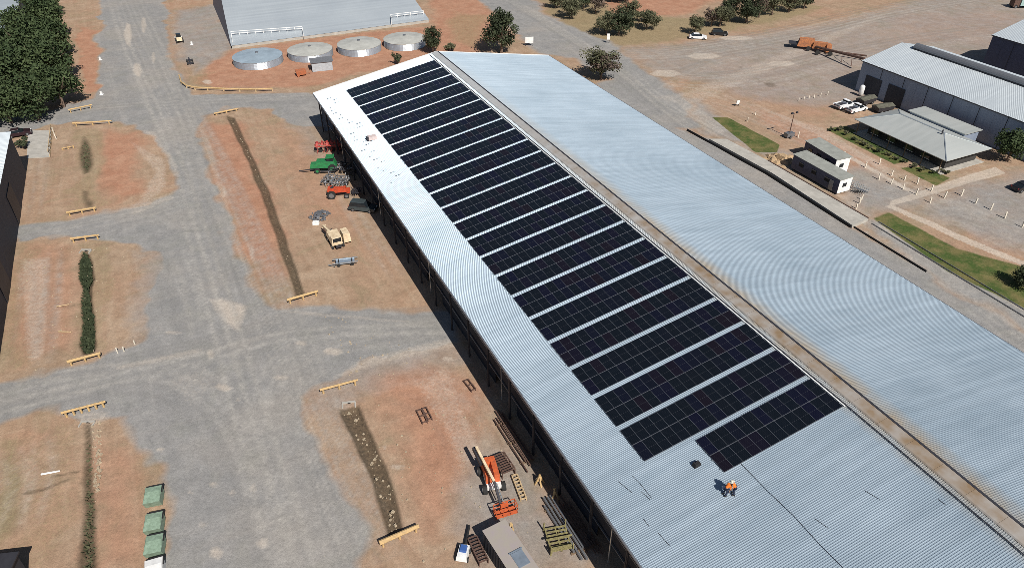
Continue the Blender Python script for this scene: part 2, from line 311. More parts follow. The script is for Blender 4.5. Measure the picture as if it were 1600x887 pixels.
WY = Y + (vnoise(X, Y, 2, 3) - .5) * 1.6 + (vnoise(X, Y, 5, 13) - .5) * 2.4 + (vnoise(X, Y, 12, 4) - .5) * 3.0
for key, lst in LAY.items():
    A = np.zeros(shp)
    crisp = key in ('lawn', 'dark', 'pale')
    for wd, val, P in lst:
        Q = [tuple(G(max(min(a, 1900), -300), b)[:2]) for a, b in P]
        x0, x1 = min(p[0] for p in Q) - wd - 4, max(p[0] for p in Q) + wd + 4; y0, y1 = min(p[1] for p in Q) - wd - 4, max(p[1] for p in Q) + wd + 4
        i0, i1 = np.searchsorted(ys, (y0, y1)); j0, j1 = np.searchsorted(xs, (x0, x1))
        if i1 <= i0 or j1 <= j0: continue
        k = .1 if crisp else 1.0
        sx_ = X[i0:i1, j0:j1] + k * (WX - X)[i0:i1, j0:j1]; sy_ = Y[i0:i1, j0:j1] + k * (WY - Y)[i0:i1, j0:j1]
        d = edge_dist(sx_, sy_, Q) * np.where(in_poly(sx_, sy_, Q), 1, -1)
        v = np.clip(d / wd * .5 + .5, 0, 1); v = v * v * (3 - 2 * v) * val
        A[i0:i1, j0:j1] = np.maximum(A[i0:i1, j0:j1], v)
    MK[key] = A
# wheel tracks: bundles of long soft strokes laid along the routes vehicles take
TRK = [([(185,-5),(215,70),(262,170),(300,250),(340,350),(385,470),(430,600),(480,740),(540,900)], 5.5, 16, 1.0), ([(215,-5),(250,80),(285,170),(310,250)], 3, 6, .8), ([(0,200),(60,182),(170,165),(330,158),(500,150)], 2.5, 7, .7), ([(-20,640),(120,605),(300,560),(430,525),(560,512),(705,508)], 4, 9, .9),
       ([(30,372),(130,352),(250,325),(330,290),(300,200)], 2.2, 6, .8), ([(-20,630),(120,600),(260,590),(350,650),(400,770),(430,900)], 3, 6, .8), ([(700,515),(560,530),(460,560),(430,640),(440,760),(480,900)], 3, 6, .7), ([(780,-5),(860,45),(950,105),(1020,165),(1100,225)], 3.2, 9, .9),
       ([(950,90),(1080,85),(1250,55),(1400,20),(1550,-5)], 6, 14, .9), ([(990,110),(1080,130),(1200,120),(1330,90),(1500,60),(1600,50)], 7, 10, .7), ([(1000,160),(1060,120),(1150,90),(1300,70)], 3, 6, .8), ([(1020,150),(1110,200),(1210,262),(1330,345),(1440,418),(1600,530),(1700,600)], 2.6, 9, 1.0),
       ([(1050,140),(1160,170),(1300,235),(1400,290),(1500,335),(1650,400)], 4, 10, .7), ([(1365,352),(1450,400),(1560,470),(1700,560)], 1.6, 8, 1.0), ([(1290,260),(1390,300),(1600,270)], 3, 5, .6), ([(1420,330),(1520,345),(1650,400)], 4, 7, .7),
       ([(40,395),(45,450),(30,560)], 1.2, 4, .8), ([(75,390),(72,450),(60,570)], 1.0, 4, .8), ([(10,700),(20,760),(5,830)], 2, 5, .7), ([(60,215),(58,270),(45,345)], 1.5, 4, .6), ([(250,395),(270,450),(280,530)], 2.0, 6, .8), ([(500,210),(560,330),(640,440)], 2, 5, .5), ([(700,560),(760,680),(800,760),(860,887)], 3, 7, .6), ([(610,600),(700,640),(760,760)], 3, 5, .4)]
MK['td'] = np.zeros(shp); MK['tl'] = np.zeros(shp)
for pl_, spread, n_, amp in TRK:
    P = [G(max(min(a, 1900), -300), b) for a, b in pl_]; Q = []
    for i in range(len(P) - 1):            # Catmull-Rom smoothing in world space
        p0, p1, p2, p3 = P[max(i - 1, 0)], P[i], P[i + 1], P[min(i + 2, len(P) - 1)]
        for k in range(6):
            t = k / 6; Q.append(.5 * ((2 * p1) + (p2 - p0) * t + (2 * p0 - 5 * p1 + 4 * p2 - p3) * t * t + (3 * p1 - p0 - 3 * p2 + p3) * t ** 3))
    Q.append(P[-1]); Q = np.array([[q.x, q.y] for q in Q]); T_ = np.gradient(Q, axis=0); N_ = np.stack([-T_[:, 1], T_[:, 0]], 1) / (np.linalg.norm(T_, axis=1)[:, None] + 1e-6)
    for k in range(n_):
        o0, o1 = rng.uniform(-spread, spread), rng.uniform(-.6, .6); a0, a1 = sorted(rng.integers(0, len(Q), 2))
        if a1 - a0 < len(Q) * .4: a0, a1 = 0, len(Q) - 1
        off = o0 + o1 * np.sin(np.linspace(0, 4, len(Q)) + rng.uniform(0, 6)); L2 = (Q + N_ * off[:, None])[a0:a1 + 1]; wd = rng.uniform(.28, .8); key = 'tl' if rng.random() < .55 else 'td'; val = amp * rng.uniform(.35, .9)
        for pair in (0, 1.7):
            L3 = L2 + N_[a0:a1 + 1] * pair
            for i in range(len(L3) - 1):
                ax, ay = L3[i]; bx, by = L3[i + 1]
                i0, i1 = np.searchsorted(ys, (min(ay, by) - 2, max(ay, by) + 2)); j0, j1 = np.searchsorted(xs, (min(ax, bx) - 2, max(ax, bx) + 2))
                if i1 <= i0 or j1 <= j0: continue
                xx, yy = X[i0:i1, j0:j1], Y[i0:i1, j0:j1]; ux, uy = bx - ax, by - ay
                t = np.clip(((xx - ax) * ux + (yy - ay) * uy) / (ux * ux + uy * uy + 1e-9), 0, 1); d = np.hypot(xx - ax - t * ux, yy - ay - t * uy)
                fade = min(1, min(i, len(L3) - 1 - i) / 4 + .15)
                MK[key][i0:i1, j0:j1] = np.maximum(MK[key][i0:i1, j0:j1], val * fade * np.clip(1 - d / wd, 0, 1))
keep = (np.abs(X) < .76 * np.hypot(Y, 40) + 14)
Z = -0.5 * np.clip((MK['dark'] - .5) / .4, 0, 1) + (vnoise(X, Y, 7, 9) - .5) * .10 + (vnoise(X, Y, 1.6, 10) - .5) * .05 * (1 - MK['gravel']) * 2
def ground_mat():
    m, t, b = nodes('dusty ground'); n = t.nodes; L = t.links.new
    A = n.new('ShaderNodeAttribute'); A.attribute_name = 'ma'; B = n.new('ShaderNodeAttribute'); B.attribute_name = 'mb'
    sa = n.new('ShaderNodeSeparateColor'); L(A.outputs['Color'], sa.inputs[0]); sb = n.new('ShaderNodeSeparateColor'); L(B.outputs['Color'], sb.inputs[0])
    tc = n.new('ShaderNodeTexCoord')
    def noise(sc_, det=6, rough=.6, mapping=None, rot=0, dist=0):
        nz = n.new('ShaderNodeTexNoise'); nz.inputs['Scale'].default_value = sc_; nz.inputs['Detail'].default_value = det; nz.inputs['Roughness'].default_value = rough; nz.inputs['Distortion'].default_value = dist
        if mapping:
            mp = n.new('ShaderNodeMapping'); mp.vector_type = 'TEXTURE'; mp.inputs['Scale'].default_value = mapping; mp.inputs['Rotation'].default_value = (0, 0, rot)
            L(tc.outputs['Object'], mp.inputs['Vector']); L(mp.outputs[0], nz.inputs['Vector'])
        else: L(tc.outputs['Object'], nz.inputs['Vector'])
        return nz.outputs['Fac']
    def rng_(s, a, b_, c=0, d=1):
        r = n.new('ShaderNodeMapRange'); r.inputs[1].default_value = a; r.inputs[2].default_value = b_; r.inputs[3].default_value = c; r.inputs[4].default_value = d; L(s, r.inputs[0]); return r.outputs[0]
    def math_(op, a, b_=None, c=None, clamp=False):
        q = n.new('ShaderNodeMath'); q.operation = op; q.use_clamp = clamp
        for i, v in enumerate((a, b_, c)):
            if v is None: continue
            if isinstance(v, (int, float)): q.inputs[i].default_value = v
            else: L(v, q.inputs[i])
        return q.outputs[0]
    def mix(f, a, b_):
        q = n.new('ShaderNodeMix'); q.data_type = 'RGBA'
        if isinstance(f, (int, float)): q.inputs['Factor'].default_value = f
        else: L(f, q.inputs['Factor'])
        for s, v in (('A', a), ('B', b_)):
            if isinstance(v, tuple): q.inputs[s].default_value = (*v, 1)
            else: L(v, q.inputs[s])
        return q.outputs['Result']
    fine = noise(2.2, 8, .7); mid = noise(.35, 6, .6); big = noise(.06, 4, .55); grit = noise(9, 4, .7)
    stone = n.new('ShaderNodeTexVoronoi'); stone.inputs['Scale'].default_value = 1.1; L(tc.outputs['Object'], stone.inputs['Vector'])
    trk = noise(1, 4, .55, (2.4, 60, 1), AX + .06, 1.6); trk2 = noise(1, 3, .5, (60, 7, 1), AX - .1, 1.5)
    trk3 = noise(1, 5, .6, (1.2, 14, 1), AX, .6); blot = noise(.8, 5, .62, dist=.4); blob = noise(.16, 5, .6, dist=.8)
    soil = mix(rng_(mid, .3, .7), (.30, .20, .128), (.41, .285, .19))
    soil = mix(rng_(big, .4, .7), soil, (.39, .235, .15))
    soil = mix(math_('MULTIPLY', rng_(blob, .52, .62), .45), soil, (.28, .225, .135))
    soil = mix(math_('MULTIPLY', rng_(blob, .44, .36), .4), soil, (.46, .345, .24))
    soil = mix(math_('MULTIPLY', rng_(trk3, .45, .7), .35), soil, (.48, .36, .25))
    org = mix(rng_(mid, .3, .7), (.38, .165, .095), (.47, .25, .155))
    def thr(m_, k=.9, sharp=(.35, .65), nz=None):
        return rng_(math_('ADD', m_, math_('MULTIPLY', math_('SUBTRACT', nz or fine, .5), k)), *sharp)
    c = mix(math_('MULTIPLY', thr(sa.outputs[1], .7, (.2, .75), mid), .8), soil, org)
    olv = mix(rng_(fine, .3, .7), (.19, .15, .075), (.36, .29, .16))
    c = mix(math_('MULTIPLY', thr(sa.outputs[2], 1.2, (.25, .8)), .75), c, olv)
    grv = mix(rng_(mid, .3, .7), (.24, .245, .245), (.305, .305, .30))
    grv = mix(math_('MULTIPLY', rng_(big, .5, .64), .5), grv, (.35, .325, .29))
    grv = mix(math_('MULTIPLY', rng_(blob, .53, .66), .28), grv, (.25, .25, .215))
    grv = mix(math_('MULTIPLY', rng_(blob, .44, .34), .25), grv, (.38, .37, .35))
    grv = mix(math_('MULTIPLY', rng_(trk, .52, .72), .2), grv, (.45, .435, .41))
    grv = mix(math_('MULTIPLY', rng_(trk, .48, .3), .2), grv, (.23, .235, .24))
    grv = mix(math_('MULTIPLY', rng_(trk2, .52, .75), .2), grv, (.43, .39, .34))
    gm = thr(sa.outputs[0], .55, (.2, .8), mid)
    c = mix(math_('MULTIPLY', gm, .92), c, grv)
    pal = mix(rng_(fine, .35, .65), (.50, .42, .34), (.62, .54, .45))
    c = mix(math_('MULTIPLY', thr(sb.outputs[1], .7, (.3, .75)), .7), c, pal)
    c = mix(math_('MULTIPLY', A.outputs['Alpha'], math_('MULTIPLY', rng_(blot, .25, .7), .8)), c, (.17, .165, .155))
    c = mix(math_('MULTIPLY', B.outputs['Alpha'], math_('MULTIPLY', rng_(blot, .25, .7), .75)), c, (.47, .44, .39))
    lw = mix(rng_(mid, .4, .62), (.06, .10, .022), (.17, .15, .055)); lw = mix(math_('MULTIPLY', rng_(fine, .5, .75), .5), lw, (.27, .21, .11))
    c = mix(thr(sb.outputs[2], .5, (.35, .6)), c, lw)
    drk = mix(rng_(fine, .35, .65), (.035, .03, .02), (.14, .10, .06))
    c = mix(math_('MULTIPLY', thr(sb.outputs[0], .5, (.2, .6)), .85), c, drk)
    # pale stones and dark litter scattered on the bare ground
    st = rng_(stone.outputs['Distance'], .09, .05); st = math_('MULTIPLY', st, rng_(mid, .58, .68))
    c = mix(math_('MULTIPLY', st, .6), c, (.6, .52, .42))
    hs = n.new('ShaderNodeHueSaturation'); L(c, hs.inputs['Color']); L(math_('MULTIPLY', math_('MULTIPLY', rng_(grit, .25, .75, .82, 1.18), rng_(blot, .3, .7, .9, 1.08)), rng_(noise(2.6, 4, .65), .3, .7, .88, 1.1)), hs.inputs['Value']); hs.inputs['Saturation'].default_value = .95
    L(hs.outputs[0], b.inputs['Base Color']); b.inputs['Roughness'].default_value = .95; b.inputs['Specular IOR Level'].default_value = .15
    bp = n.new('ShaderNodeBump'); bp.inputs['Strength'].default_value = .55; bp.inputs['Distance'].default_value = .12
    L(math_('ADD', fine, math_('MULTIPLY', grit, .4)), bp.inputs['Height']); L(bp.outputs[0], b.inputs['Normal'])
    return m
m_ground = ground_mat()
def grid_obj(name, cells):
    """cells: boolean array of quads to keep; surfaces share the same real vertices so they meet without overlap"""
    ii, jj = np.nonzero(cells); nx = shp[1]
    q = np.stack([ii * nx + jj, ii * nx + jj + 1, (ii + 1) * nx + jj + 1, (ii + 1) * nx + jj], 1)
    u, inv = np.unique(q, return_inverse=True); q = inv.reshape(q.shape)
    me = bpy.data.meshes.new(name); me.vertices.add(len(u)); me.loops.add(q.size); me.polygons.add(len(q))
    co = np.stack([X.ravel()[u], Y.ravel()[u], Z.ravel()[u]], 1).astype(np.float32)
    me.vertices.foreach_set('co', co.ravel()); me.loops.foreach_set('vertex_index', q.ravel().astype(np.int32))
    me.polygons.foreach_set('loop_start', np.arange(0, q.size, 4, dtype=np.int32)); me.polygons.foreach_set('use_smooth', np.ones(len(q), bool))
    for an, ks in (('ma', ('gravel', 'orange', 'olive')), ('mb', ('dark', 'pale', 'lawn'))):
        a = me.attributes.new(an, 'FLOAT_COLOR', 'POINT'); d = np.ones((len(u), 4), np.float32)
        for k, kk in enumerate(ks): d[:, k] = MK[kk].ravel()[u]
        d[:, 3] = MK['td' if an == 'ma' else 'tl'].ravel()[u]
        a.data.foreach_set('color', d.ravel())
    me.update(calc_edges=True); me.validate(); me.materials.append(m_ground)
    return link(name, me)
kc = keep[:-1, :-1] & keep[1:, 1:] & keep[:-1, 1:] & keep[1:, :-1]
gv = MK['gravel'][:-1, :-1]; lv = MK['lawn'][:-1, :-1]; pv = MK['pale'][:-1, :-1]
c_lawn = kc & (lv > .4); c_path = kc & ~c_lawn & (pv > .75) & (X[:-1, :-1] > 40); c_road = kc & ~c_lawn & ~c_path & (gv > .7); c_soil = kc & ~c_lawn & ~c_path & ~c_road
tag(grid_obj('ground', c_soil), kind='structure'); tag(grid_obj('gravel_road', c_road), kind='structure')
tag(grid_obj('lawn', c_lawn), kind='structure'); tag(grid_obj('path', c_path), kind='structure')
me = bpy.data.meshes.new('terrain'); S_ = 3000
me.from_pydata([(-S_, -S_, -.75), (S_, -S_, -.75), (S_, S_, -.75), (-S_, S_, -.75)], [], [(0, 1, 2, 3)]); me.materials.append(m_ground)
tag(link('terrain', me), kind='structure')

# ------------------------------------------------------------------ corrugated slope builder (local x up the slope direction, local y along the building)
def corrugated(x0, z0, x1, z1, y0, y1, pitch=.19, hh=.038):
    """ribs run from (x0,z0) to (x1,z1); repeated from y0 down to y1"""
    n = int(abs(y1 - y0) / pitch); sg = 1 if y1 > y0 else -1
    d = Vector((x1 - x0, 0, z1 - z0)).normalized(); nrm = Vector((-d.z, 0, d.x));
    if nrm.z < 0: nrm = -nrm
    prof = [(0, 0), (.10, 0), (.125, hh), (.165, hh)]
    V = []
    for i in range(n + 1):
        for a, h in prof:
            yy = y0 + sg * (i * pitch + a * pitch / .19)
            for (x, z) in ((x0, z0), (x1, z1)):
                V.append((x + nrm.x * h, yy, z + nrm.z * h))
    k = len(V) // 2; fs = [(2 * i, 2 * i + 1, 2 * i + 3, 2 * i + 2) for i in range(k - 1)]
    if ((x1 - x0) > 0) != (sg < 0): fs = [f[::-1] for f in fs]
    mb = MB(); mb.v = V; mb.f = fs; mb.m = [0] * len(fs); return mb

# ------------------------------------------------------------------ MAIN HALL
O = G(493, 148, EH); O.z = 0; LEN = 172; RH = HW / 2 * RT
hall = thing('storage_hall', 'huge long corrugated metal storage hall whose left roof slope carries the solar panels', 'storage hall', O, AX)
def HP(u, s, z): return O + EX * u + EY * s + Vector((0, 0, z))
corrugated(-.25, EH - .25 * RT, HW / 2 - .2, EH + (HW / 2 - .2) * RT, .95, -LEN).build('roof', m_roof, hall)
corrugated(HW + .25, EH - .25 * RT, HW / 2 + .2, EH + (HW / 2 - .2) * RT, .95, -LEN).build('roof', m_roof, hall)
zc = lambda u: EH + (u if u < HW / 2 else HW - u) * RT
mb = MB()
for s in np.arange(-.9, LEN, 3.0):
    e = min(s + 2.985, LEN)
    mb.add([(25.45, -s, zc(25.45) + .05), (25.55, -s, zc(25.55) + .14), (26.75, -s, EH + RH + .12), (25.45, -e, zc(25.45) + .05), (25.55, -e, zc(25.55) + .14), (26.75, -e, EH + RH + .12)],
           [(0, 1, 4, 3), (1, 2, 5, 4)])
mb.build('ridge_cap', m_cap, hall)
mb = MB(); mb.bar((26.95, .95, EH + RH + .02), (26.95, -LEN, EH + RH + .02), .26, .12); mb.build('ridge_dark_strip', m_dsteel, hall)  # dark bar along the apex, just right of the cap
mb = MB(); mb.tube((24.85, .3, zc(24.85) + .14), (24.85, -LEN, zc(24.85) + .14), .05, n=6)
for s in np.arange(1, LEN, 3.0): mb.bar((24.85, -s, zc(24.85)), (24.85, -s, zc(24.85) + .13), .05)
mb.build('safety_rail', m_dsteel, hall)
mb = MB(); mb.bar((-.33, .95, EH - .14), (-.33, -LEN, EH - .14), .16, .18); mb.build('gutter', m_steel, hall)
mb = MB(); mb.bar((HW + .33, .95, EH - .14), (HW + .33, -LEN, EH - .14), .16, .18); mb.build('gutter', m_steel, hall)
# barge flashing at far end
mb = MB()
mb.bar((-.25, .98, EH), (HW / 2, .98, EH + RH + .04), .3, .16); mb.bar((HW / 2, .98, EH + RH + .04), (HW + .25, .98, EH), .3, .16); mb.build('flashing', m_white, hall)
# left side: steel columns, girts, sheeting set back, open bays
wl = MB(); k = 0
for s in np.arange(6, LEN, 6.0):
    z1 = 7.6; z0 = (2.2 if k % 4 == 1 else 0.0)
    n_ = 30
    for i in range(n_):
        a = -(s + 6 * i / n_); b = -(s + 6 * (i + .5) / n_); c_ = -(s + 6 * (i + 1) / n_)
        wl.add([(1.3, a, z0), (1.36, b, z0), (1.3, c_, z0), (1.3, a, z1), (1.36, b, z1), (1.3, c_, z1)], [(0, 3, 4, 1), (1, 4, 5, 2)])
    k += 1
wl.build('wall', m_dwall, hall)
mb = MB(); mb.box((HW - .4, -LEN / 2, 3.9), (.12, LEN - 2, 7.8)); mb.build('wall', m_wall, hall)
gb = MB(); gb.add([(0.6, 0, 0), (HW - .5, 0, 0), (HW - .5, 0, EH - .1), (HW / 2, 0, EH + RH - .15), (.6, 0, EH - .1)], [(0, 1, 2, 3, 4)]); gb.build('gable_wall', m_wall, hall)
gb = MB(); gb.add([(0.6, -LEN + 1, 0), (HW - .5, -LEN + 1, 0), (HW - .5, -LEN + 1, EH - .1), (HW / 2, -LEN + 1, EH + RH - .15), (.6, -LEN + 1, EH - .1)], [(0, 1, 2, 3, 4)]); gb.build('gable_wall', m_wall, hall)
cm = MB(); cm.box((0, 0, 3.9), (.16, .3, 7.8)); cm.box((0, 0, 3.9), (.26, .06, 7.8)); cm.bar((0, 0, 6.6), (1.3, 0, 7.9), .1)
c0 = cm.build('column', m_dsteel, hall, (.35, -.3, 0))
for s in np.arange(6, LEN, 6.0): dup(c0, loc=(.35, -s, 0), parent=hall, ch=[])
mb = MB()
for z in (2.2, 4.2, 6.0, 7.3): mb.bar((1.18, 0, z), (1.18, -LEN, z), .12, .16)
mb.build('girt', m_steel, hall)
cm = MB(); cm.tube((.7, 0, .2), (.7, 0, 7.6), .07, n=6)
d0 = cm.build('downpipe', m_galv, hall, (0, -15, 0))
for s in np.arange(39, LEN, 24.0): dup(d0, loc=(0, -s, 0), parent=hall, ch=[])
# roof screws / sheet-lap marks near the far eave and short scuffs
def roofpt(x, y):
    d = ray(x, y); P0 = Vector((0, 0, H)); g = lambda P: P.z - EH - RT * (P - O).dot(EX)
    a = g(P0); b = g(P0 + d) - a; P = P0 + d * (-a / b); q = P - O
    return q.dot(EX), q.dot(EY), P
mk = MB()
for (p, q) in [((966,752),(988,770)), ((988,743),(1000,755)), ((1002,768),(1015,780)), ((1028,832),(1046,852)), ((1005,810),(1014,822)), ((1273,810),(1294,825)), ((1352,767),(1374,780)), ((1466,780),(1478,789)), ((1000,755),(1018,778))]:
    u0, s0, _ = roofpt(*p); u1, s1, _ = roofpt(*q)
    mk.bar((u0, -s0, zc(u0) + .045), (u1, -s1, zc(u1) + .045), .035, .02)
for s in np.arange(4, 45, 1.52):
    u = .5 + random.random() * 2.6; mk.bar((u, -s, zc(u) + .04), (u + .8 + random.random() * 1.2, -s - .1, zc(u + 1.2) + .04), .03, .02)
mk.build('sheet_joint', m_dsteel, hall)

# roof cable from the last array off along the roof
mb = MB(); pts = [(1157,724),(1200,768),(1240,806),(1280,850),(1318,888),(1365,935)]; L_ = [roofpt(*p) for p in pts]
for a, b in zip(L_, L_[1:]): mb.tube((a[0], -a[1], zc(a[0]) + .07), (b[0], -b[1], zc(b[0]) + .07), .022, n=5)
tag(mb.build('roof_cable', m_dsteel, None, O, AX), 'thin dark cable running down the roof sheets away from the nearest solar bank', 'cable')

# ------------------------------------------------------------------ SOLAR ARRAYS
def panel_mat():
    m, t, b = nodes('solar cells'); n = t.nodes; L = t.links.new
    tc = n.new('ShaderNodeTexCoord'); sx = n.new('ShaderNodeSeparateXYZ'); L(tc.outputs['Object'], sx.inputs[0])
    def line(ch, per, wd):
        a = n.new('ShaderNodeMath'); a.operation = 'PINGPONG'; a.inputs[1].default_value = per / 2; L(sx.outputs[ch], a.inputs[0])
        q = n.new('ShaderNodeMath'); q.operation = 'LESS_THAN'; q.inputs[1].default_value = wd; L(a.outputs[0], q.inputs[0]); return q.outputs[0]
    l1 = line(0, .17, .0025); l2 = line(1, .0865, .0015)
    mxx = n.new('ShaderNodeMath'); mxx.operation = 'MAXIMUM'; L(l1, mxx.inputs[0]); L(l2, mxx.inputs[1])
    oi = n.new('ShaderNodeObjectInfo'); cr = n.new('ShaderNodeValToRGB'); L(oi.outputs['Random'], cr.inputs[0])
    e = cr.color_ramp.elements; e[0].color = (.0045, .007, .011, 1); e[1].color = (.009, .006, .009, 1); e.new(.55).color = (.005, .007, .010, 1); e.new(.78).color = (.005, .0055, .016, 1)
    mx = n.new('ShaderNodeMix'); mx.data_type = 'RGBA'; L(mxx.outputs[0], mx.inputs['Factor']); L(cr.outputs[0], mx.inputs['A']); mx.inputs['B'].default_value = (.028, .03, .04, 1)
    L(mx.outputs['Result'], b.inputs['Base Color']); b.inputs['Roughness'].default_value = .14; b.inputs['Specular IOR Level'].default_value = .4
    return m
m_cell = panel_mat(); m_frame = mat('panel frame', (.15, .16, .185), .5, .4); m_gap = mat('panel midline', (.12, .13, .15), .5)
PW, PL = 1.05, 2.08
pm = MB()
pm.box((0, 0, -.002), (PW, PL, .036), m=1)
pm.box((0, .51, .0185), (PW - .035, 1.008, .004), m=0); pm.box((0, -.51, .0185), (PW - .035, 1.008, .004), m=0)
TILT = math.atan(RT); BROT = (0, -TILT, 0)
LOCM = Matrix.Rotation(AX, 4, 'Z') @ Matrix.Rotation(-TILT, 4, 'Y')
ordw = ['', 'nearest', 'second', 'third', 'fourth', 'fifth', 'sixth', 'seventh', 'eighth', 'ninth', 'tenth', 'eleventh', 'twelfth', 'thirteenth', 'fourteenth', 'fifteenth', 'sixteenth', 'seventeenth', 'eighteenth', 'nineteenth', 'twentieth', 'twenty-first', 'twenty-second', 'farthest']
pmesh = None; rmesh = None
for i in range(23):          # i = 0 nearest
    s_near = 113.0 - 4.8 * i; s_far = s_near - 4.2
    ncol = 13 if i == 0 else 18; u_r = 24.5; u_l = u_r - ncol * 1.065 * math.cos(TILT)
    if i == 0: lab = 'nearest bank of black solar panels, shorter than the rest and stepped in from the eave'
    elif i == 22: lab = 'farthest bank of black solar panels beside the far end of the hall roof'
    elif i <= 11: lab = f'{ordw[i+1]} bank of black solar panels counted from the short nearest one'
    else: lab = f'{ordw[23-i] if 23-i>1 else "first"} bank of black solar panels counted from the far roof end'
    r = thing('solar_array', lab, 'solar panels', HP(u_l, s_near, zc(u_l) + .12), 0, 'banks of solar panels on the hall roof')
    r.rotation_euler = LOCM.to_euler()
    for rowi in range(2):
        for c in range(ncol):
            loc = (.532 + c * 1.065, 1.04 + rowi * 2.11, .02)
            if pmesh is None:
                o = pm.build('solar_panel', [m_cell, m_frame], r, loc); pmesh = o.data
            else: o = link('solar_panel', pmesh, r, loc)
            o.rotation_euler = (random.gauss(0, .006), random.gauss(0, .006), math.pi if rowi else 0)
    ln = ncol * 1.065
    for yy in (.45, 1.6, 2.56, 3.72):
        q = MB(); q.bar((-.12, yy, -.035), (ln + .1, yy, -.035), .05, .05); q.build('mounting_rail', m_galv, r)
    q = MB(); q.bar((ln + .17, -.1, .0), (ln + .17, 4.75, .0), .12, .07); q.build('cable_tray', m_white, r)

# ------------------------------------------------------------------ sheds on the right
def gable_shed(name, label, C, wdt, eave, rise, s0, s1, mr, mw, group=None, monitor=False, cat='shed'):
    t = thing(name, label, cat, C, AX, group)
    corrugated(-.2, eave, wdt / 2, eave + rise, -s0, -s1, .25, .035).build('roof', mr, t)
    corrugated(wdt + .2, eave, wdt / 2, eave + rise, -s0, -s1, .25, .035).build('roof', mr, t)
    mb = MB()
    for i in range(int((s1 - s0 - .6) / 3)):
        a, c = -(s0 + .3 + i * 3), -(s0 + 3.28 + i * 3)
        mb.add([(0, a, 0), (0, c, 0), (0, a, eave - .02), (0, c, eave - .02)], [(0, 2, 3, 1)])
    mb.build('wall', mw, t)
    mb = MB(); mb.box((wdt, -(s0 + s1) / 2, eave / 2 - .05), (.1, s1 - s0 - .8, eave - .1)); mb.build('wall', mw, t)
    for s in (s0 + .3, s1 - .3):
        mb = MB(); mb.add([(0, -s, 0), (wdt, -s, 0), (wdt, -s, eave - .05), (wdt / 2, -s, eave + rise - .06), (0, -s, eave - .05)], [(0, 1, 2, 3, 4)]); mb.build('gable_wall', mw, t)
    mb = MB(); mb.bar((-.25, -s0, eave - .08), (-.25, -s1, eave - .08), .14, .16); mb.build('gutter', m_dsteel, t)
    mb = MB()
    for s in np.arange(s0 + 6, s1, 6): mb.bar((-.02, -s, 0), (-.02, -s, eave - .1), .09, .09)
    mb.build('downpipe', m_dsteel, t)
    if monitor:
        mb = MB(); N = 8; ww = 1.1; V = []
        a0, a1 = s0 + 4, s1 - 4
        for s in (a0, a1):
            for k in range(N + 1):
                a = math.pi * k / N; V.append((wdt / 2 + ww * math.cos(a), -s, eave + rise + .15 + .85 * math.sin(a)))
        mb.add(V, [(k, k + 1, N + 2 + k, N + 1 + k) for k in range(N)] + [tuple(range(N, -1, -1)), tuple(range(N + 1, 2 * N + 2))])
        mb.build('ridge_vent', m_steel, t, smooth=False)
        mb = MB()
        for sx_ in (-1, 1): mb.bar((wdt / 2 + sx_ * 1.0, -a0, eave + rise - .02), (wdt / 2 + sx_ * 1.0, -a1, eave + rise - .02), .1, .5)
        mb.build('vent_base', m_dsteel, t)
    return t
B1 = G(1336, 140)
s1_ = gable_shed('machinery_shed', 'long grey metal shed with a rounded ridge vent behind the hip roofed office', B1, 23.2, 6.8, 2.5, -.3, 95, m_roof2, m_wall, monitor=True)
mb = MB()
for a in (2.0, 8.3): mb.box((-.08, -a - 2.2, 2.1), (.08, 4.4, 4.2))
mb.build('roller_door', m_dwall, s1_)
B2 = B1 + EX * 37.3 + EY * 4.5
gable_shed('machinery_shed', 'tall metal shed cut off by the right edge of the photo behind the vented shed', B2, 26, 9, 3, -.3, 80, m_roof2, m_navy)
# office with hip roof
OFC = B1 + EX * -20.0 + EY * 17.6
off = thing('office', 'low office building with pale hip roof and dark verandah beside the garden lawn', 'office', OFC, AX)
WO, LO_, EZ, RZ = 12.6, 21.5, 3.0, 1.9
mb = MB(); V = [(0, 0, EZ), (WO, 0, EZ), (WO, -LO_, EZ), (0, -LO_, EZ), (WO / 2, -5.2, EZ + RZ), (WO / 2, -LO_ + 6.2, EZ + RZ)]
mb.add(V, [(0, 4, 1), (1, 4, 5, 2), (2, 5, 3), (3, 5, 4, 0)]); mb.add([(x, y, z - .12) for x, y, z in V[:4]] + V[:4], [(0, 1, 2, 3), (0, 4, 5, 1), (1, 5, 6, 2), (2, 6, 7, 3), (3, 7, 4, 0)]); rf = mb.build('roof', m_roofo, off)
mb = MB(); mb.bar(V[4], V[5], .3, .12); mb.bar(V[2], V[5], .12, .1); mb.bar(V[3], V[5], .16, .12); mb.bar(V[0], V[4], .12, .1); mb.bar(V[1], V[4], .12, .1); mb.build('hip_flashing', m_galv, rf)
mb = MB(); mb.tube((WO / 2 - .6, -LO_ + 6.2, EZ + RZ - .4), (WO / 2 - .6, -LO_ + 6.2, EZ + RZ + .7), .12); mb.build('flue', m_dsteel, rf)
mb = MB(); mb.box((WO / 2 + .9, -LO_ / 2, 1.42), (WO - 3.8, LO_ - 3.4, 2.84)); mb.build('wall', m_dconc, off)  # wall colour stands in for the deep shade under the verandah
for y in (-1, -4.9, -8.8, -12.7, -16.6, -20.5):
    mb = MB(); mb.box((.35, y, 1.44), (.12, .12, 2.86)); mb.build('verandah_post', m_dtimber, off)
for y in (-4, -8, -12.2, -16):
    mb = MB(); mb.box((2.0, y, 1.5), (.08, 1.8, 1.1)); wn = mb.build('window', m_glass, off)
    mb = MB(); mb.box((1.97, y, 2.1), (.1, 2.0, .08)); mb.build('frame', m_white, wn); mb = MB(); mb.box((1.97, y, .92), (.1, 2.0, .08)); mb.build('sill', m_white, wn)
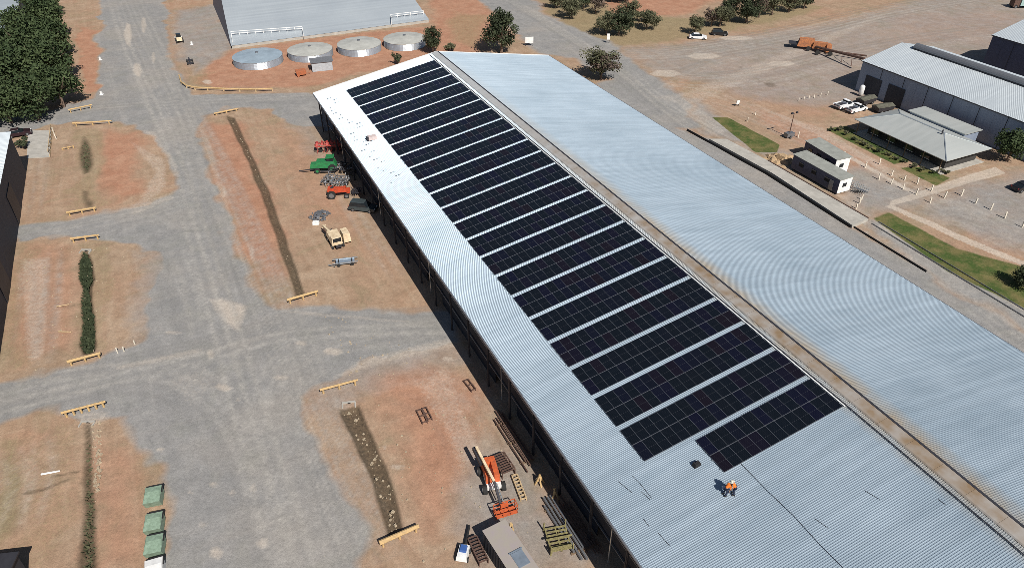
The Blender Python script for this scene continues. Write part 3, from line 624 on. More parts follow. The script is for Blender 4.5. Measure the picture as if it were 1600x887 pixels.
mb = MB(); mb.box((WO / 2, -LO_ / 2, .06), (WO - .6, LO_ - .6, .12)); mb.build('slab', m_conc, off)
ANX = OFC + EX * 12.4 + EY * 3.0
an = thing('office_annex', 'flat pale roofed annex between the office and the vented shed', 'building', ANX, AX)
mb = MB(); mb.box((2.3, -6.2, 3.6), (5.0, 13.4, .16)); mb.build('roof', m_roofo, an)
mb = MB(); mb.box((2.3, -6.2, 1.76), (4.4, 12.6, 3.5)); mb.build('wall', m_wall, an)

# portable buildings (low dark sides, white ends)
def portable(label, pa, pb, wdt, h, z=0.3):
    a, b = G(*pa), G(*pb); d = (b - a); Ln = d.length; r = math.atan2(d.y, d.x)
    t = thing('portable_building', label, 'portable building', a, r, 'portable buildings by the platform')
    mb = MB(); mb.box((Ln / 2, wdt / 2, z + h / 2), (Ln, wdt, h)); body = mb.build('wall', m_navy, t)
    mb = MB(); mb.box((Ln + .03, wdt / 2, z + h / 2), (.06, wdt - .02, h - .05)); mb.build('end_wall', m_white, t)
    mb = MB(); mb.add([(-.15, -.15, z + h), (Ln + .25, -.15, z + h), (Ln + .25, wdt + .15, z + h + .12), (-.15, wdt + .15, z + h + .12), (-.15, -.15, z + h + .08), (Ln + .25, -.15, z + h + .08), (Ln + .25, wdt + .15, z + h + .2), (-.15, wdt + .15, z + h + .2)],
                      [(3, 2, 1, 0), (4, 5, 6, 7), (0, 1, 5, 4), (1, 2, 6, 5), (2, 3, 7, 6), (3, 0, 4, 7)]); mb.build('roof', m_hutroof, t)
    for k in range(3):
        mb = MB(); mb.box((Ln * (.2 + .28 * k), -.03, z + h * .58), (1.1, .06, .8)); mb.build('window', m_glass, t)
    mb = MB(); mb.box((Ln + .08, wdt * .45, z + h * .55), (.06, .9, .7)); mb.build('window', m_glass, t)
    mb = MB()
    for k in range(5): mb.box((Ln * (.05 + .225 * k), wdt / 2, z / 2), (.3, wdt - .2, z - .01))
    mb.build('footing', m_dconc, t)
    mb = MB(); mb.box((Ln * .86, -.04, z + 1.0), (.9, .07, 1.95)); mb.build('door', m_steel, t)
    return t
portable('dark blue portable building with a white end wall, nearest the loading platform', (1235, 264), (1306, 305), 3.0, 2.7)
portable('dark portable building with white end wall and window, set back beside the car park', (1253, 245), (1300, 275), 3.2, 3.0)
mb = MB(); g = G(1219, 250)
for k in range(26):
    a = random.random() * 6.28; r_ = random.random() ** .5 * 2.6; z = max(0.1, 1.3 - r_ * .45)
    mb.box((r_ * math.cos(a) * 1.3, r_ * math.sin(a), z / 2), (1.3 + random.random(), 1.2, z), rz=random.random() * 3, top=.4)
tag(mb.build('spoil_heap', mat('sandy spoil', (.42, .3, .18), .95, scale=3, bump=.5), None, g), 'mound of sandy brown soil at the end of the dark blue portable building', 'soil heap')
g = G(1338, 303); t = thing('access_stairs', 'galvanised steel stairs and railings at the white end of the portable building', 'stairs', g, AX)
mb = MB()
for k in range(6): mb.box((.2 + k * .35, 0, .95 - k * .16), (.34, 1.2, .05))
mb.build('tread', m_steel, t)
mb = MB()
for y in (-.6, .6, 1.8):
    mb.bar((-.4, y, 2.0), (2.2, y, 1.0), .06); mb.bar((-.4, y, 1.5), (2.2, y, .5), .05)
    for k in range(5): mb.bar((-.3 + k * .6, y, 0), (-.3 + k * .6, y, 1.95 - k * .23), .06)
mb.build('handrail', m_galv, t)
# loading platform & black bars for its shaded edge line
pl = thing('loading_platform', 'raised pale concrete loading strip with a dark edge beside the rail side of the hall', 'platform', (0, 0, 0))
P4 = [G(1108, 217, .6), G(1206, 270, .6), G(1332, 352, .6), G(1357, 341, .6), G(1200, 251, .6), G(1135, 217, .6)]
mb = MB(); mb.prism([(p.x, p.y) for p in P4], -.1, .6); mb.build('deck', m_conc, pl)
a, b = G(1200, 251, .6), G(1357, 341, .6); mb = MB(); mb.bar((a.x, a.y, .66), (b.x, b.y, .66), .16, .12); mb.build('edge_rail', m_rust, pl)
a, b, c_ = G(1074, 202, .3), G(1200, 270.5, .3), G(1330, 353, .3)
mb = MB(); mb.bar((a.x - .12, a.y - .2, .25), (b.x - .12, b.y - .2, .25), .12, .5); mb.bar((b.x - .12, b.y - .2, .25), (c_.x - .12, c_.y - .2, .25), .12, .5); mb.build('shade_face', m_black, pl)  # black bar puts the shade on the platform's side into colour
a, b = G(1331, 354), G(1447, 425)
mb = MB(); mb.bar((a.x, a.y, .15), (b.x, b.y, .15), .12, .3); tag(mb.build('shade_edge_bar', m_black), 'low dark edging wall continuing from the platform along the grey track', 'low wall')  # added black bar, carries the platform's shaded edge line onward
for i, off_ in enumerate((0, 1.5)):
    a, b = G(1362, 350), G(1660, 532); d = (b - a).normalized(); nrm = Vector((-d.y, d.x, 0))
    mb = MB(); mb.bar(a + nrm * off_ + Vector((0, 0, .12)), b + nrm * off_ + Vector((0, 0, .12)), .09, .14)
    tag(mb.build('rail', m_steel), ['grey steel rail on the track, the one closer to the hall', 'grey steel rail on the track, the one closer to the grass'][i], 'rail', 'rails of the grey track')
# wire fence between hall and platform
fn = thing('wire_fence', 'thin wire fence with slender posts along the far side of the hall', 'fence', HP(HW + 2.6, 0, 0), AX)
fp = None
for s in np.arange(10, 125, 4.6):
    if fp is None:
        mb = MB(); mb.tube((0, 0, 0), (0, 0, 2.3), .06, n=6); mb.tube((0, 0, 2.3), (-.25, 0, 2.6), .04, n=5); fp = mb.build('post', m_dsteel, fn, (0, -s, 0))
    else: dup(fp, loc=(0, -s, 0), parent=fn, ch=[])
mb = MB()
for z in (.3, .9, 1.5, 2.1): mb.bar((0, -10, z), (0, -125, z), .02)
mb.build('wire', m_steel, fn)

# ------------------------------------------------------------------ far-left shed
T = G(15, 207, 8.0); C = Vector((T.x, T.y, 0))
ls = thing('warehouse', 'tall warehouse cut off by the left edge of the photo with a dark side wall', 'warehouse', C, AX)
corrugated(.2, 8, -15, 8 + 15 * .14, .3, -110, .25, .035).build('roof', m_roof2, ls)
corrugated(-30.2, 8, -15, 8 + 15 * .14, .3, -110, .25, .035).build('roof', m_roof2, ls)
mb = MB()
for i in range(216):
    a, b, c_ = -i * .5, -(i + .5) * .5, -(i + 1) * .5
    mb.add([(-.1, a, 0), (-.104, b, 0), (-.1, c_, 0), (-.1, a, 7.9), (-.104, b, 7.9), (-.1, c_, 7.9)], [(1, 4, 3, 0), (2, 5, 4, 1)])
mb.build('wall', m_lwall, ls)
for s in (18, 42, 66):
    mb = MB(); mb.box((-.04, -s, 2.6), (.08, 5.5, 5.2)); mb.build('roller_door', m_dsteel, ls)
mb = MB(); mb.add([(-30, .0, 0), (-.2, .0, 0), (-.2, .0, 7.95), (-15, .0, 10), (-30, .0, 7.95)], [(0, 1, 2, 3, 4)]); mb.build('gable_wall', m_lwall, ls)
# bottom-left dark shed corner
g = G(-8, 868, 3)
tt = thing('small_shed', 'dark flat roofed shed corner at the bottom left of the photo', 'shed', (g.x, g.y, 0), R(8))
mb = MB(); mb.box((-1.3, -2.8, 2.95), (6.6, 6, .15)); mb.build('roof', m_dsteel, tt)
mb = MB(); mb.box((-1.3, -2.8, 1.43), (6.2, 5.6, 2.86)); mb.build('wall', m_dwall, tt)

# ------------------------------------------------------------------ top shed (low eave) with guard rails
A_ = G(361, 72, .8); slp = math.tan(R(14))
def top_pt(x, y):
    d = ray(x, y); P0 = Vector((0, 0, H)); g = lambda P: P.z - .8 - slp * (P - A_).dot(-EY); a = g(P0); b = g(P0 + d) - a; return P0 + d * (-a / b)
tsh = thing('bulk_shed', 'wide pale roofed shed with its low eave behind the row of round tanks', 'shed', (A_.x, A_.y, 0), AX)
cs = [top_pt(361, 72), top_pt(674, 36), top_pt(672, -40), top_pt(345, -40)]
loc_ = lambda P: Vector(((P - A_).dot(EX), -(P - A_).dot(EY), P.z))
W_ = loc_(cs[1]).x; D_ = 48
lf = loc_(top_pt(346, 0)); kx = lf.x / max(lf.y, 1)
mb = MB()
n = int(W_ / .4); V = []
for i in range(n + 1):
    x = i * W_ / n; zz = .03 if i % 2 else 0
    V += [(x, 0, .8 + zz), (x + (kx * D_ * (1 - x / W_)), D_, .8 + D_ * slp + zz)]
mb.add(V, [(2 * i, 2 * i + 2, 2 * i + 3, 2 * i + 1) for i in range(n)]); mb.build('roof', m_roof2, tsh)
mb = MB(); mb.add([(0, 0, 0), (kx * D_ - 3, D_, 0), (kx * D_, D_, .8 + D_ * slp - .05), (0, 0, .75)], [(0, 1, 2, 3)]); mb.build('wall', m_navy, tsh)
mb = MB(); mb.add([(W_ - .1, 0, 0), (W_ - .1, D_, 0), (W_ - .1, D_, .8 + D_ * slp - .05), (W_ - .1, 0, .75)], [(0, 1, 2, 3)]); mb.build('wall', m_wall, tsh)
mb = MB(); mb.box((W_ / 2, .15, .37), (W_ - .3, .2, .74)); mb.build('wall', m_conc, tsh)
def roof_rail(label, pts):
    P = [top_pt(*p) for p in pts]; base = P[0]
    t = thing('guard_rail', label, 'guard rail', base, 0, 'white guard rails on the far shed roof')
    for a, b in zip(P, P[1:]):
        n = max(2, int((b - a).length / 2)); mb = MB()
        for z in (.55, 1.1): mb.bar(a - base + Vector((0, 0, z)), b - base + Vector((0, 0, z)), .12)
        mb.build('rail', m_white, t)
        mb = MB()
        for k in range(n + 1): c_ = a.lerp(b, k / n) - base; mb.bar(c_, c_ + Vector((0, 0, 1.1)), .1)
        mb.build('post', m_white, t)
roof_rail('white guard rail on the left part of the far shed roof', [(364, 68), (362, 56), (473, 48), (475, 60)])
roof_rail('white guard rail on the right part of the far shed roof', [(612, 40), (611, 29), (662, 23)])

# top-left roof corner beyond the trees
g = G(24, 26, 5)
tt = thing('far_building', 'pale roofed building at the top left corner beyond the trees', 'building', (g.x, g.y, 0), AX)
mb = MB(); mb.add([(0, 0, 5), (0, 30, 5), (-12, 30, 7), (-12, 0, 7), (-24, 30, 5), (-24, 0, 5)], [(0, 1, 2, 3), (3, 2, 4, 5)]); mb.build('roof', m_roof2, tt)
mb = MB(); mb.box((-12, 15, 2.45), (23.4, 29.4, 4.9)); mb.build('wall', m_wall, tt)

# ------------------------------------------------------------------ tanks
def tank(label, cx, cy, r, h, top):
    g = G(cx, cy, h)
    t = thing('water_tank', label, 'water tank', (g.x, g.y, 0), random.random(), 'round steel water tanks in a row')
    mb = MB(); pr = []
    k = int(h / .07)
    for i in range(k + 1): pr.append((r + (.045 if i % 2 else 0), h * i / k))
    mb.lathe(pr, n=48); mb.build('tank_wall', m_tank, t)
    mb = MB(); mb.lathe([(r + .1, h - .02), (r + .1, h + .06), (r * .96, h + .1), (.3, h + .75), (.0, h + .75)], n=36); lid = mb.build('roof', top, t)
    mb = MB(); mb.lathe([(.4, h + .7), (.4, h + 1.0), (0, h + 1.0)], n=10); mb.build('hatch', m_steel, lid)
    mb = MB(); x = r + .12
    for sy in (-.2, .2): mb.bar((x, sy, 0), (x, sy, h + .4), .05)
    for z in np.arange(.3, h + .2, .35): mb.bar((x, -.2, z), (x, .2, z), .04)
    mb.build('ladder', m_steel, t)
    return t
tank('round steel tank with a bluish lid, leftmost in the row', 402, 87, 6.1, 1.75, m_tanktopb)
tank('round steel tank with grey lid, partly behind the small grey hut', 484, 77, 5.7, 1.7, m_tanktop)
tank('round steel tank with grey lid, third from the left', 561, 68, 5.7, 1.8, m_tanktop)
tank('round steel tank with grey lid, rightmost and beside the trees', 632, 60, 5.6, 1.8, m_tanktop)
g = G(488, 113)
hut = thing('pump_hut', 'small grey metal hut in front of the tanks', 'hut', g, AX - R(8))
mb = MB(); mb.add([(-.2, -.2, 2.2), (5.4, -.2, 2.2), (5.4, 1.7, 3.0), (-.2, 1.7, 3.0), (5.4, 3.6, 2.2), (-.2, 3.6, 2.2)], [(0, 1, 2, 3), (3, 2, 4, 5)]); mb.build('roof', m_steel, hut)
mb = MB(); mb.box((2.6, 1.7, 1.09), (5.0, 3.3, 2.18)); mb.add([(.1, .05, 2.18), (.1, 1.7, 2.95), (.1, 3.3, 2.18)], [(0, 1, 2)]); mb.add([(5.1, .05, 2.18), (5.1, 1.7, 2.95), (5.1, 3.3, 2.18)], [(0, 1, 2)]); mb.build('wall', mat('light grey hut sheet', (.42, .45, .48), .6), hut)
mb = MB(); mb.box((.06, 1.7, 1.0), (.1, 1.2, 1.9)); mb.build('door', m_black, hut)
g = G(471, 118); mb = MB(); mb.box((0, 0, .8), (2.2, 1.6, .9), top=1.15); mb.box((0, 0, 1.3), (2.5, 1.8, .12)); mb.tube((-.8, -.9, .3), (-.8, .9, .3), .3, n=10); mb.bar((1, 0, .4), (2.2, 0, .3), .12)
tag(mb.build('spoil_cart', mat('dusty orange paint', (.45, .14, .06), .8, dirt=(.3, .12, .06), scale=3), None, g, .4), 'small orange cart standing left of the grey hut', 'cart')

# ------------------------------------------------------------------ trees
def crown_mesh(name, n, m_, seed, rx=1, rz=1, leaf=.35, clumps=16, conical=False, trans=0):
    r = np.random.default_rng(seed); V = []; Fc = []; rn = []
    cl = []
    for k in range(clumps):
        for _ in range(40):
            p = r.normal(size=3); p /= np.linalg.norm(p); p *= r.random() ** .45 * .78
            if conical: p[:2] *= max(.15, (1 - (p[2] + 1) / 2) * 1.2)
            if p[2] > -.62: break
        cl.append((p, .22 + .2 * r.random(), r.random()))
    for i in range(n):
        c, rad, tone = cl[r.integers(len(cl))]
        d = r.normal(size=3); d /= np.linalg.norm(d); q = c + d * rad * r.random() ** .4 * (1 if not conical else .7)
        s = leaf * (.5 + r.random()); a = r.normal(size=3); a /= np.linalg.norm(a); b = np.cross(a, d + .3 * r.normal(size=3)); b /= np.linalg.norm(b) + 1e-6
        o = len(V); V += [tuple(q - a * s * .5), tuple(q + b * s * .35), tuple(q + a * s * .6), tuple(q - b * s * .35 + d * s * .15)]
        Fc.append((o, o + 1, o + 2, o + 3)); rn += [tone * .55 + r.random() * .45] * 4
    me = bpy.data.meshes.new(name); V = np.array(V); V[:, 0:2] *= rx; V[:, 2] *= rz
    me.from_pydata(V.tolist(), [], Fc); at = me.attributes.new('rnd', 'FLOAT', 'POINT'); at.data.foreach_set('value', np.array(rn, np.float32))
    me.materials.append(m_); return me
CR = {'g': [crown_mesh('crown', 6500, m_leafg, k, leaf=.095, clumps=44) for k in (1, 2, 3)], 'o': [crown_mesh('crown', 3600, m_leafo, k, leaf=.085, clumps=24) for k in (4, 5)],
      'd': [crown_mesh('crown', 6000, m_leafd, 6, leaf=.08, clumps=36)], 'c': [crown_mesh('crown', 2200, m_leafd, 7, leaf=.13, clumps=30, conical=True)],
      't': [crown_mesh('crown', 1500, m_twig, 8, leaf=.10, clumps=20)], 's': [crown_mesh('crown', 700, m_leafo, 9, leaf=.2, clumps=9)], 'k': [crown_mesh('crown', 600, m_leafd, 10, leaf=.22, clumps=9)]}
def trunk_mesh(seed):
    r = random.Random(seed); mb = MB(); mb.tube((0, 0, -.05), (.05, .03, .45), .05, .035, n=7)
    for k in range(7):
        a = k * .9 + r.random(); e = (.55 * math.cos(a) * (.5 + r.random() * .5), .55 * math.sin(a) * (.5 + r.random() * .5), .62 + .3 * r.random()); m1 = (e[0] * .5, e[1] * .5, .58)
        mb.tube((.03, .02, .32 + .02 * k), m1, .025, .016, n=5); mb.tube(m1, e, .016, .006, n=5)
    me = bpy.data.meshes.new('trunk'); me.from_pydata(mb.v, [], mb.f); me.materials.append(m_trunk); return me
TR = [trunk_mesh(k) for k in range(3)]
tn = 0
def tree(name, label, base, h, wd, kind, group=None, low=.55, cat='tree', multi=None, px=True):
    """h height m, wd crown width m; low = crown depth as a share of height"""
    global tn
    g = G(*base) if px else Vector(base); t = thing(name, label, cat, g, random.random() * 6, group); tn += 1
    o = link('trunk', TR[tn % 3], t); o.scale = (h * .8, h * .8, h * .85)
    for kk in ([kind] if not multi else [kind] + multi):
        c = link('crown', CR[kk][tn % len(CR[kk])], t, (random.uniform(-.05, .05) * wd, random.uniform(-.05, .05) * wd, h * (1 - low / 2)), random.random() * 6)
        f = 1 if kk == kind else .8
        c.scale = (wd / 2 * 1.05 * f, wd / 2 * 1.05 * f, h * low / 2 * 1.08 * f)
        if kk != kind: c.location.x += wd * .22
    return t
big = [((18,192),9.5,9,'nearest the road and left edge'), ((62,188),9,9,'at the front edge beside the cross road'), ((100,168),9.5,9,'at the front right corner of the thicket'), ((-8,150),11,10,'at the left edge, second row'), ((40,148),12,11,'in the middle of the second row'),
       ((88,128),11,10,'on the right side of the second row'), ((8,112),11,10,'at the left edge below the pale far roof'), ((58,104),11.5,10,'in the middle of the third row'), ((92,90),10,9,'on the right side of the third row'), ((40,66),9,9,'behind the third row, left'), ((80,60),11,9,'behind the third row, right'),
       ((62,30),10,9,'at the top edge, left one'), ((84,24),10,7,'at the top edge, right one'), ((-30,190),10,9,'partly outside the frame beside the warehouse')]
for b, h, wd, l in big: tree('dense_tree', 'dense dark green tree ' + l, b, h * 1.05, wd * 1.2, 'g', 'dense trees at the top left', low=.92)
tree('shade_tree', 'tall rounded dark tree standing behind the far gable of the hall', (783, 84), 11.6, 10.5, 'd', low=.88)
tree('shade_tree', 'wide grey-green tree with bare purplish twigs beside the hall roof and road', (938, 124), 7.6, 11, 'o', low=.8, multi=['t'])
tree('cypress_shrub', 'small dark egg-shaped shrub between the tanks and the hall', (621, 101), 3.6, 2.7, 'k', low=.95, cat='shrub')
tree('shade_tree', 'thin tall tree right of the rightmost tank', (677, 83), 7.2, 5.6, 'd', low=.85)
tree('leafy_shrub', 'low olive shrub at the hall ridge end beside the thin tall tree', (703, 83), 3.0, 4, 's', low=.9, cat='shrub')
row = [((868,13),5,7,'o'),((893,28),6.5,8,'o'),((912,14),6,7,'d'),((931,22),6,7,'t'),((948,55),6.5,7,'o'),((966,56),7.5,8,'d'),((985,30),5.5,8,'o'),((1010,46),6,7.5,'o'),((1000,34),4,6,'s'),((1085,52),5.5,5.5,'o'),((1111,42),5.5,6,'t'),((1124,42),6.5,7,'o'),((1138,34),7,5.5,'d'),((1166,36),9,8,'d'),((1185,28),7,7,'t'),((1206,24),7,7,'o'),((1232,20),7,8,'o'),((1256,14),6,7,'d'),((1150,14),6,6,'o'),((955,4),5,7,'o'),((978,4),6,8,'d')]
rl = ['low olive tree at the left start of the top row by the road', 'spreading olive tree over the road verge at the top', 'dark tree just behind the spreading olive one by the road', 'bare purplish tree in the dense clump left of the orange field', 'olive tree on the left front side of the dense clump', 'darkest bushy tree at the front of the clump by the corner post', 'olive tree in the middle of the clump left of the orange field',
      'olive tree on the right side of the clump at the field edge', 'small olive bush behind the right side of the clump', 'small round tree just behind the white parked car', 'bare purplish tree behind the black parked car', 'olive tree above the black parked car', 'narrow dark tree right of the one above the black car', 'tall dark tree at the middle of the strip right of the black car', 'purplish thin tree right of the tall dark one', 'olive tree second from the right end of the strip group', 'wide olive tree near the right end of the tree strip', 'last tree at the right end of the strip at the top edge', 'olive tree at the top edge between field and tall dark tree', 'olive tree at the very top edge left of the orange field', 'dark tree at the very top edge beside the orange field']
for (b, h, wd, k), l in zip(row, rl): tree('roadside_tree', l, b, h, wd * 1.05, k, 'trees along the top of the yard', low=.85)
tree('garden_tree', 'leafy green tree beside the right end of the office roof', (1572, 252), 6.5, 6.5, 'g', low=.85)
tree('leafy_shrub', 'dark green bush at the right edge on the long grass wedge', (1598, 447), 3.6, 4.2, 'd', low=.95, cat='bush')
gs = [(1298,205),(1311,205),(1322,212),(1334,219),(1347,226),(1359,232),(1372,238),(1386,243),(1398,250),(1412,254),(1427,262),(1440,268),(1458,271),(1474,270)]
gl = ['first', 'second', 'third', 'fourth', 'fifth', 'sixth', 'seventh', 'eighth', 'ninth', 'tenth', 'eleventh', 'twelfth', 'thirteenth', 'fourteenth']
for i, b in enumerate(gs): tree('garden_shrub', f'low garden shrub along the office verandah, {gl[i]} from the left', b, random.uniform(.7, 1.3), random.uniform(1.1, 2.0), 's' if i % 3 else 'k', 'shrubs along the office verandah', low=.95, cat='shrub')
tree('leafy_shrub', 'dark shrub at the corner of the warehouse beside the concrete pad', (37, 232), 2.4, 3, 'k', low=.95, cat='shrub')

# ------------------------------------------------------------------ ditch plants (stuff), rubble
def scrub(name, label, poly, n, hmax, m_, dens=None):
    P = [G(*p) for p in poly]; x0, x1 = min(p.x for p in P), max(p.x for p in P); y0, y1 = min(p.y for p in P), max(p.y for p in P); Q = [(p.x, p.y) for p in P]
    V = []; Fc = []; rn = []; c = 0
    while c < n:
        x, y = random.uniform(x0, x1), random.uniform(y0, y1)
        if not in_poly(np.array([x]), np.array([y]), Q)[0]: continue
        c += 1; h = random.uniform(.3, 1) * hmax; a = random.random() * 6.28; wd = random.uniform(.06, .2); lx, ly = random.uniform(-.3, .3) * h, random.uniform(-.3, .3) * h
        o = len(V); V += [(x - wd * math.cos(a), y - wd * math.sin(a), -.6), (x + wd * math.cos(a), y + wd * math.sin(a), -.6), (x + lx + wd, y + ly, -.5 + h), (x + lx - wd, y + ly, -.45 + h)]
        Fc.append((o, o + 1, o + 2, o + 3)); rn += [random.random()] * 4
    me = bpy.data.meshes.new(name); me.from_pydata(V, [], Fc); at = me.attributes.new('rnd', 'FLOAT', 'POINT'); at.data.foreach_set('value', np.array(rn, np.float32)); me.materials.append(m_)
    return tag(link(name, me), label, kind='stuff')
scrub('ditch_plants', 'dark green reeds filling the straight ditch in the middle left island', [(129,395),(135,395),(142,415),(143,434),(137,455),(141,470),(146,500),(148,535),(144,549),(131,550),(127,540),(131,505),(128,470),(131,455),(125,436),(125,412)], 1900, .7, m_leafd)
scrub('ditch_plants', 'olive weeds in the short ditch of the upper left island', [(131,216),(137,222),(143,240),(144,256),(137,268),(131,270),(126,256),(125,240),(128,224)], 420, .55, m_leafo)
scrub('ditch_plants', 'olive weeds in the ditch of the lower left island', [(135,690),(142,690),(147,760),(153,895),(128,895),(135,770)], 520, .5, m_leafo)
def rubble(label, poly, n, r0, r1, m_, z=0):
    P = [G(*p) for p in poly]; x0, x1 = min(p.x for p in P), max(p.x for p in P); y0, y1 = min(p.y for p in P), max(p.y for p in P); Q = [(p.x, p.y) for p in P]
    mb = MB(); c = 0
    while c < n:
        x, y = random.uniform(x0, x1), random.uniform(y0, y1)
        if not in_poly(np.array([x]), np.array([y]), Q)[0]: continue
        c += 1; s = r0 + (r1 - r0) * random.random() ** 3
        mb.box((x, y, z + s * .2), (s, s * random.uniform(.6, 1.2), s * .6), rz=random.random() * 3, top=.6)
    return tag(mb.build('rubble', m_), label, kind='stuff')
m_stone = mat('pale stone', (.38, .31, .22), .9, scale=5)
rubble('pale stones lining the lower trench', [(530,636),(562,634),(590,700),(615,760),(630,828),(604,838),(575,742)], 110, .08, .42, m_stone, -.4)
rubble('pale stones lining the upper trench', [(352,180),(366,184),(417,290),(450,380),(478,460),(464,464),(432,372),(392,262)], 120, .05, .24, m_stone, -.35)
rubble('pale clods beside the lower left ditch', [(143,655),(160,655),(157,740),(150,800),(146,740)], 120, .08, .4, m_stone)
rubble('scattered stones on the yard in front of the hall', [(500,480),(690,560),(900,860),(640,880),(540,640)], 260, .06, .28, m_stone)
rubble('scattered stones on the left islands', [(30,390),(230,380),(245,540),(10,600)], 160, .06, .25, m_stone)

# ------------------------------------------------------------------ yellow barriers on short posts
def barrier(label, pa, pb, hh=.75, r=.16, nposts=3, m_=None, group='yellow log barriers at the ditch ends'):
    a, b = G(*pa), G(*pb); d = b - a; t = thing('log_barrier', label, 'barrier', a, math.atan2(d.y, d.x), group)
    mb = MB(); mb.tube((0, 0, hh), (d.length, 0, hh), r, r * .85, n=8); mb.build('rail', m_ or m_yellow, t)
    for k in range(nposts):
        mb = MB(); mb.tube((d.length * (.08 + .84 * k / (nposts - 1)), 0, -.1), (d.length * (.08 + .84 * k / (nposts - 1)), 0, hh + .12), .13, n=6); mb.build('post', m_ or m_yellow, t)
barrier('yellow log barrier at the top end of the upper left ditch', (115,198), (176,194))
barrier('yellow log barrier at the front of the trees beside the cross road', (108,177), (145,169))
barrier('yellow log barrier at the lower end of the upper left ditch', (106,338), (152,330))
barrier('yellow log barrier at the top end of the dark reed ditch', (112,379), (157,373))
barrier('thick yellow log barrier at the lower end of the dark reed ditch', (108,572), (160,558), r=.2)
barrier('yellow log barrier at the top end of the lower left ditch', (99,652), (168,634), nposts=6)
barrier('yellow log barrier at the lower end of the long trench', (450,475), (498,461), r=.2)
barrier('yellow log barrier at the top end of the rocky trench', (501,616), (560,600))
barrier('thick pale yellow log barrier at the lower end of the rocky trench', (594,855), (655,828), r=.26)
barrier('yellow log barrier at the top of the long trench', (335,181), (373,173), hh=.5)
barrier('thin white rail on the upper left island', (97,235), (117,231), hh=.4, r=.08)
# curved yellow barrier at the tank yard
pts = [(281,122),(284,132),(292,138),(305,141),(325,142),(350,143),(375,144),(400,144),(426,143)]
t = thing('log_barrier', 'long curved yellow log barrier around the corner of the orange tank yard', 'barrier', G(*pts[0]), 0, 'yellow log barriers at the ditch ends'); b0 = G(*pts[0])
mb = MB()
for p, q in zip(pts, pts[1:]): mb.tube(G(*p) - b0 + Vector((0, 0, .7)), G(*q) - b0 + Vector((0, 0, .7)), .17, n=6)
mb.build('rail', m_yellow, t)
for p in pts:
    mb = MB(); mb.tube(G(*p) - b0, G(*p) - b0 + Vector((0, 0, .85)), .15, n=6); mb.build('post', m_timber, t)
# culvert headwalls
def headwall(label, p, rz=0):
    t = thing('culvert_headwall', label, 'culvert', G(*p), rz, 'culvert headwalls')
    mb = MB(); mb.box((0, 0, -.05), (1.6, .22, .5)); mb.box((-.75, -.4, -.1), (.15, .8, .4)); mb.box((.75, -.4, -.1), (.15, .8, .4)); mb.build('headwall', m_conc, t)
    mb = MB(); mb.tube((0, -.14, -.15), (0, .14, -.15), .28, n=14); mb.build('pipe_mouth', m_black, t)
headwall('pale culvert headwall at the top of the dark reed ditch', (135, 391)); headwall('pale culvert headwall at the top of the rocky trench', (545, 629), .2); headwall('pale culvert headwall at the top of the lower left ditch', (138, 659))

# ------------------------------------------------------------------ bollard posts
mb = MB(); mb.box((0, 0, .55), (.15, .15, 1.1)); mb.box((0, 0, 1.12), (.18, .18, .06)); postm = None
def posts(rowname, lst, group, sc_=1.0):
    global postm
    for i, p in enumerate(lst):
        n_ = len(lst)
        w_ = ['first', 'second', 'third', 'fourth', 'fifth', 'sixth', 'seventh', 'eighth', 'ninth', 'tenth'][i]
        lab = f'white post, {w_} from left in {rowname}'
        if postm is None: o = mb.build('bollard', mat('weathered white paint', (.72, .66, .55), .7, scale=5), None, G(*p)); postm = o.data
        else: o = link('bollard', postm, None, G(*p), random.uniform(-.2, .2))
        o.scale = (sc_ * .9, sc_ * .9, sc_ * random.uniform(.65, .85)); o.rotation_euler = (random.gauss(0, .05), random.gauss(0, .05), random.uniform(-.3, .3)); tag(o, lab, 'post', group)
gp = 'short white posts around the car park'
posts('row behind the portable buildings', [(1247,215),(1281,228),(1317,246),(1352,262)], gp, 1.3)
posts('row along the garden kerb', [(1374,257),(1393,275),(1413,282),(1433,288),(1455,299)], gp, 1.3)
posts('middle row of the car park', [(1373,281),(1392,288),(1411,296),(1431,304),(1453,317)], gp, 1.3)
posts('row across the pink car park', [(1475,310),(1502,306),(1524,318),(1548,328),(1570,341),(1597,355)], gp, 1.4)
posts('group at the end of the portable buildings', [(1338,326),(1343,318),(1346,312)], gp, 1.3)
posts('row near the orange auger', [(1248,158),(1256,156),(1264,154),(1272,153),(1282,151),(1293,149)], gp, .9)
posts('group at the top of the pad fence', [(84,208),(88,217)], gp, 1.2)
posts('group on the roadside near the lawn wedge', [(1153,165),(1168,190),(1180,180)], gp, 1.0)
posts('group beside the dark reed ditch', [(184,551),(194,549),(211,538)], gp, .9)
# small frame racks / lying pieces
g = G(80, 228); t = thing('lattice_fence', 'short criss-cross fence at the edge of the concrete pad near the warehouse', 'fence', g, ang((80, 246), (84, 203)))
mb = MB(); Ln = (G(80, 246) - G(84, 203)).length
for z in (.1, 1.3): mb.bar((-Ln * .4, 0, z), (Ln * .6, 0, z), .1)
for k in range(9):
    x = -Ln * .4 + k * Ln / 9; mb.bar((x, 0, .1), (x + Ln / 9, 0, 1.3), .07); mb.bar((x + Ln / 9, 0, .1), (x, 0, 1.3), .07)
mb.build('lattice', m_timber, t)
P4 = [G(44, 205), G(80, 204), G(78, 246), G(42, 248)]; mb = MB(); mb.prism([(p.x, p.y) for p in P4], -.1, .12)
tag(mb.build('concrete_pad', m_conc), kind='structure')

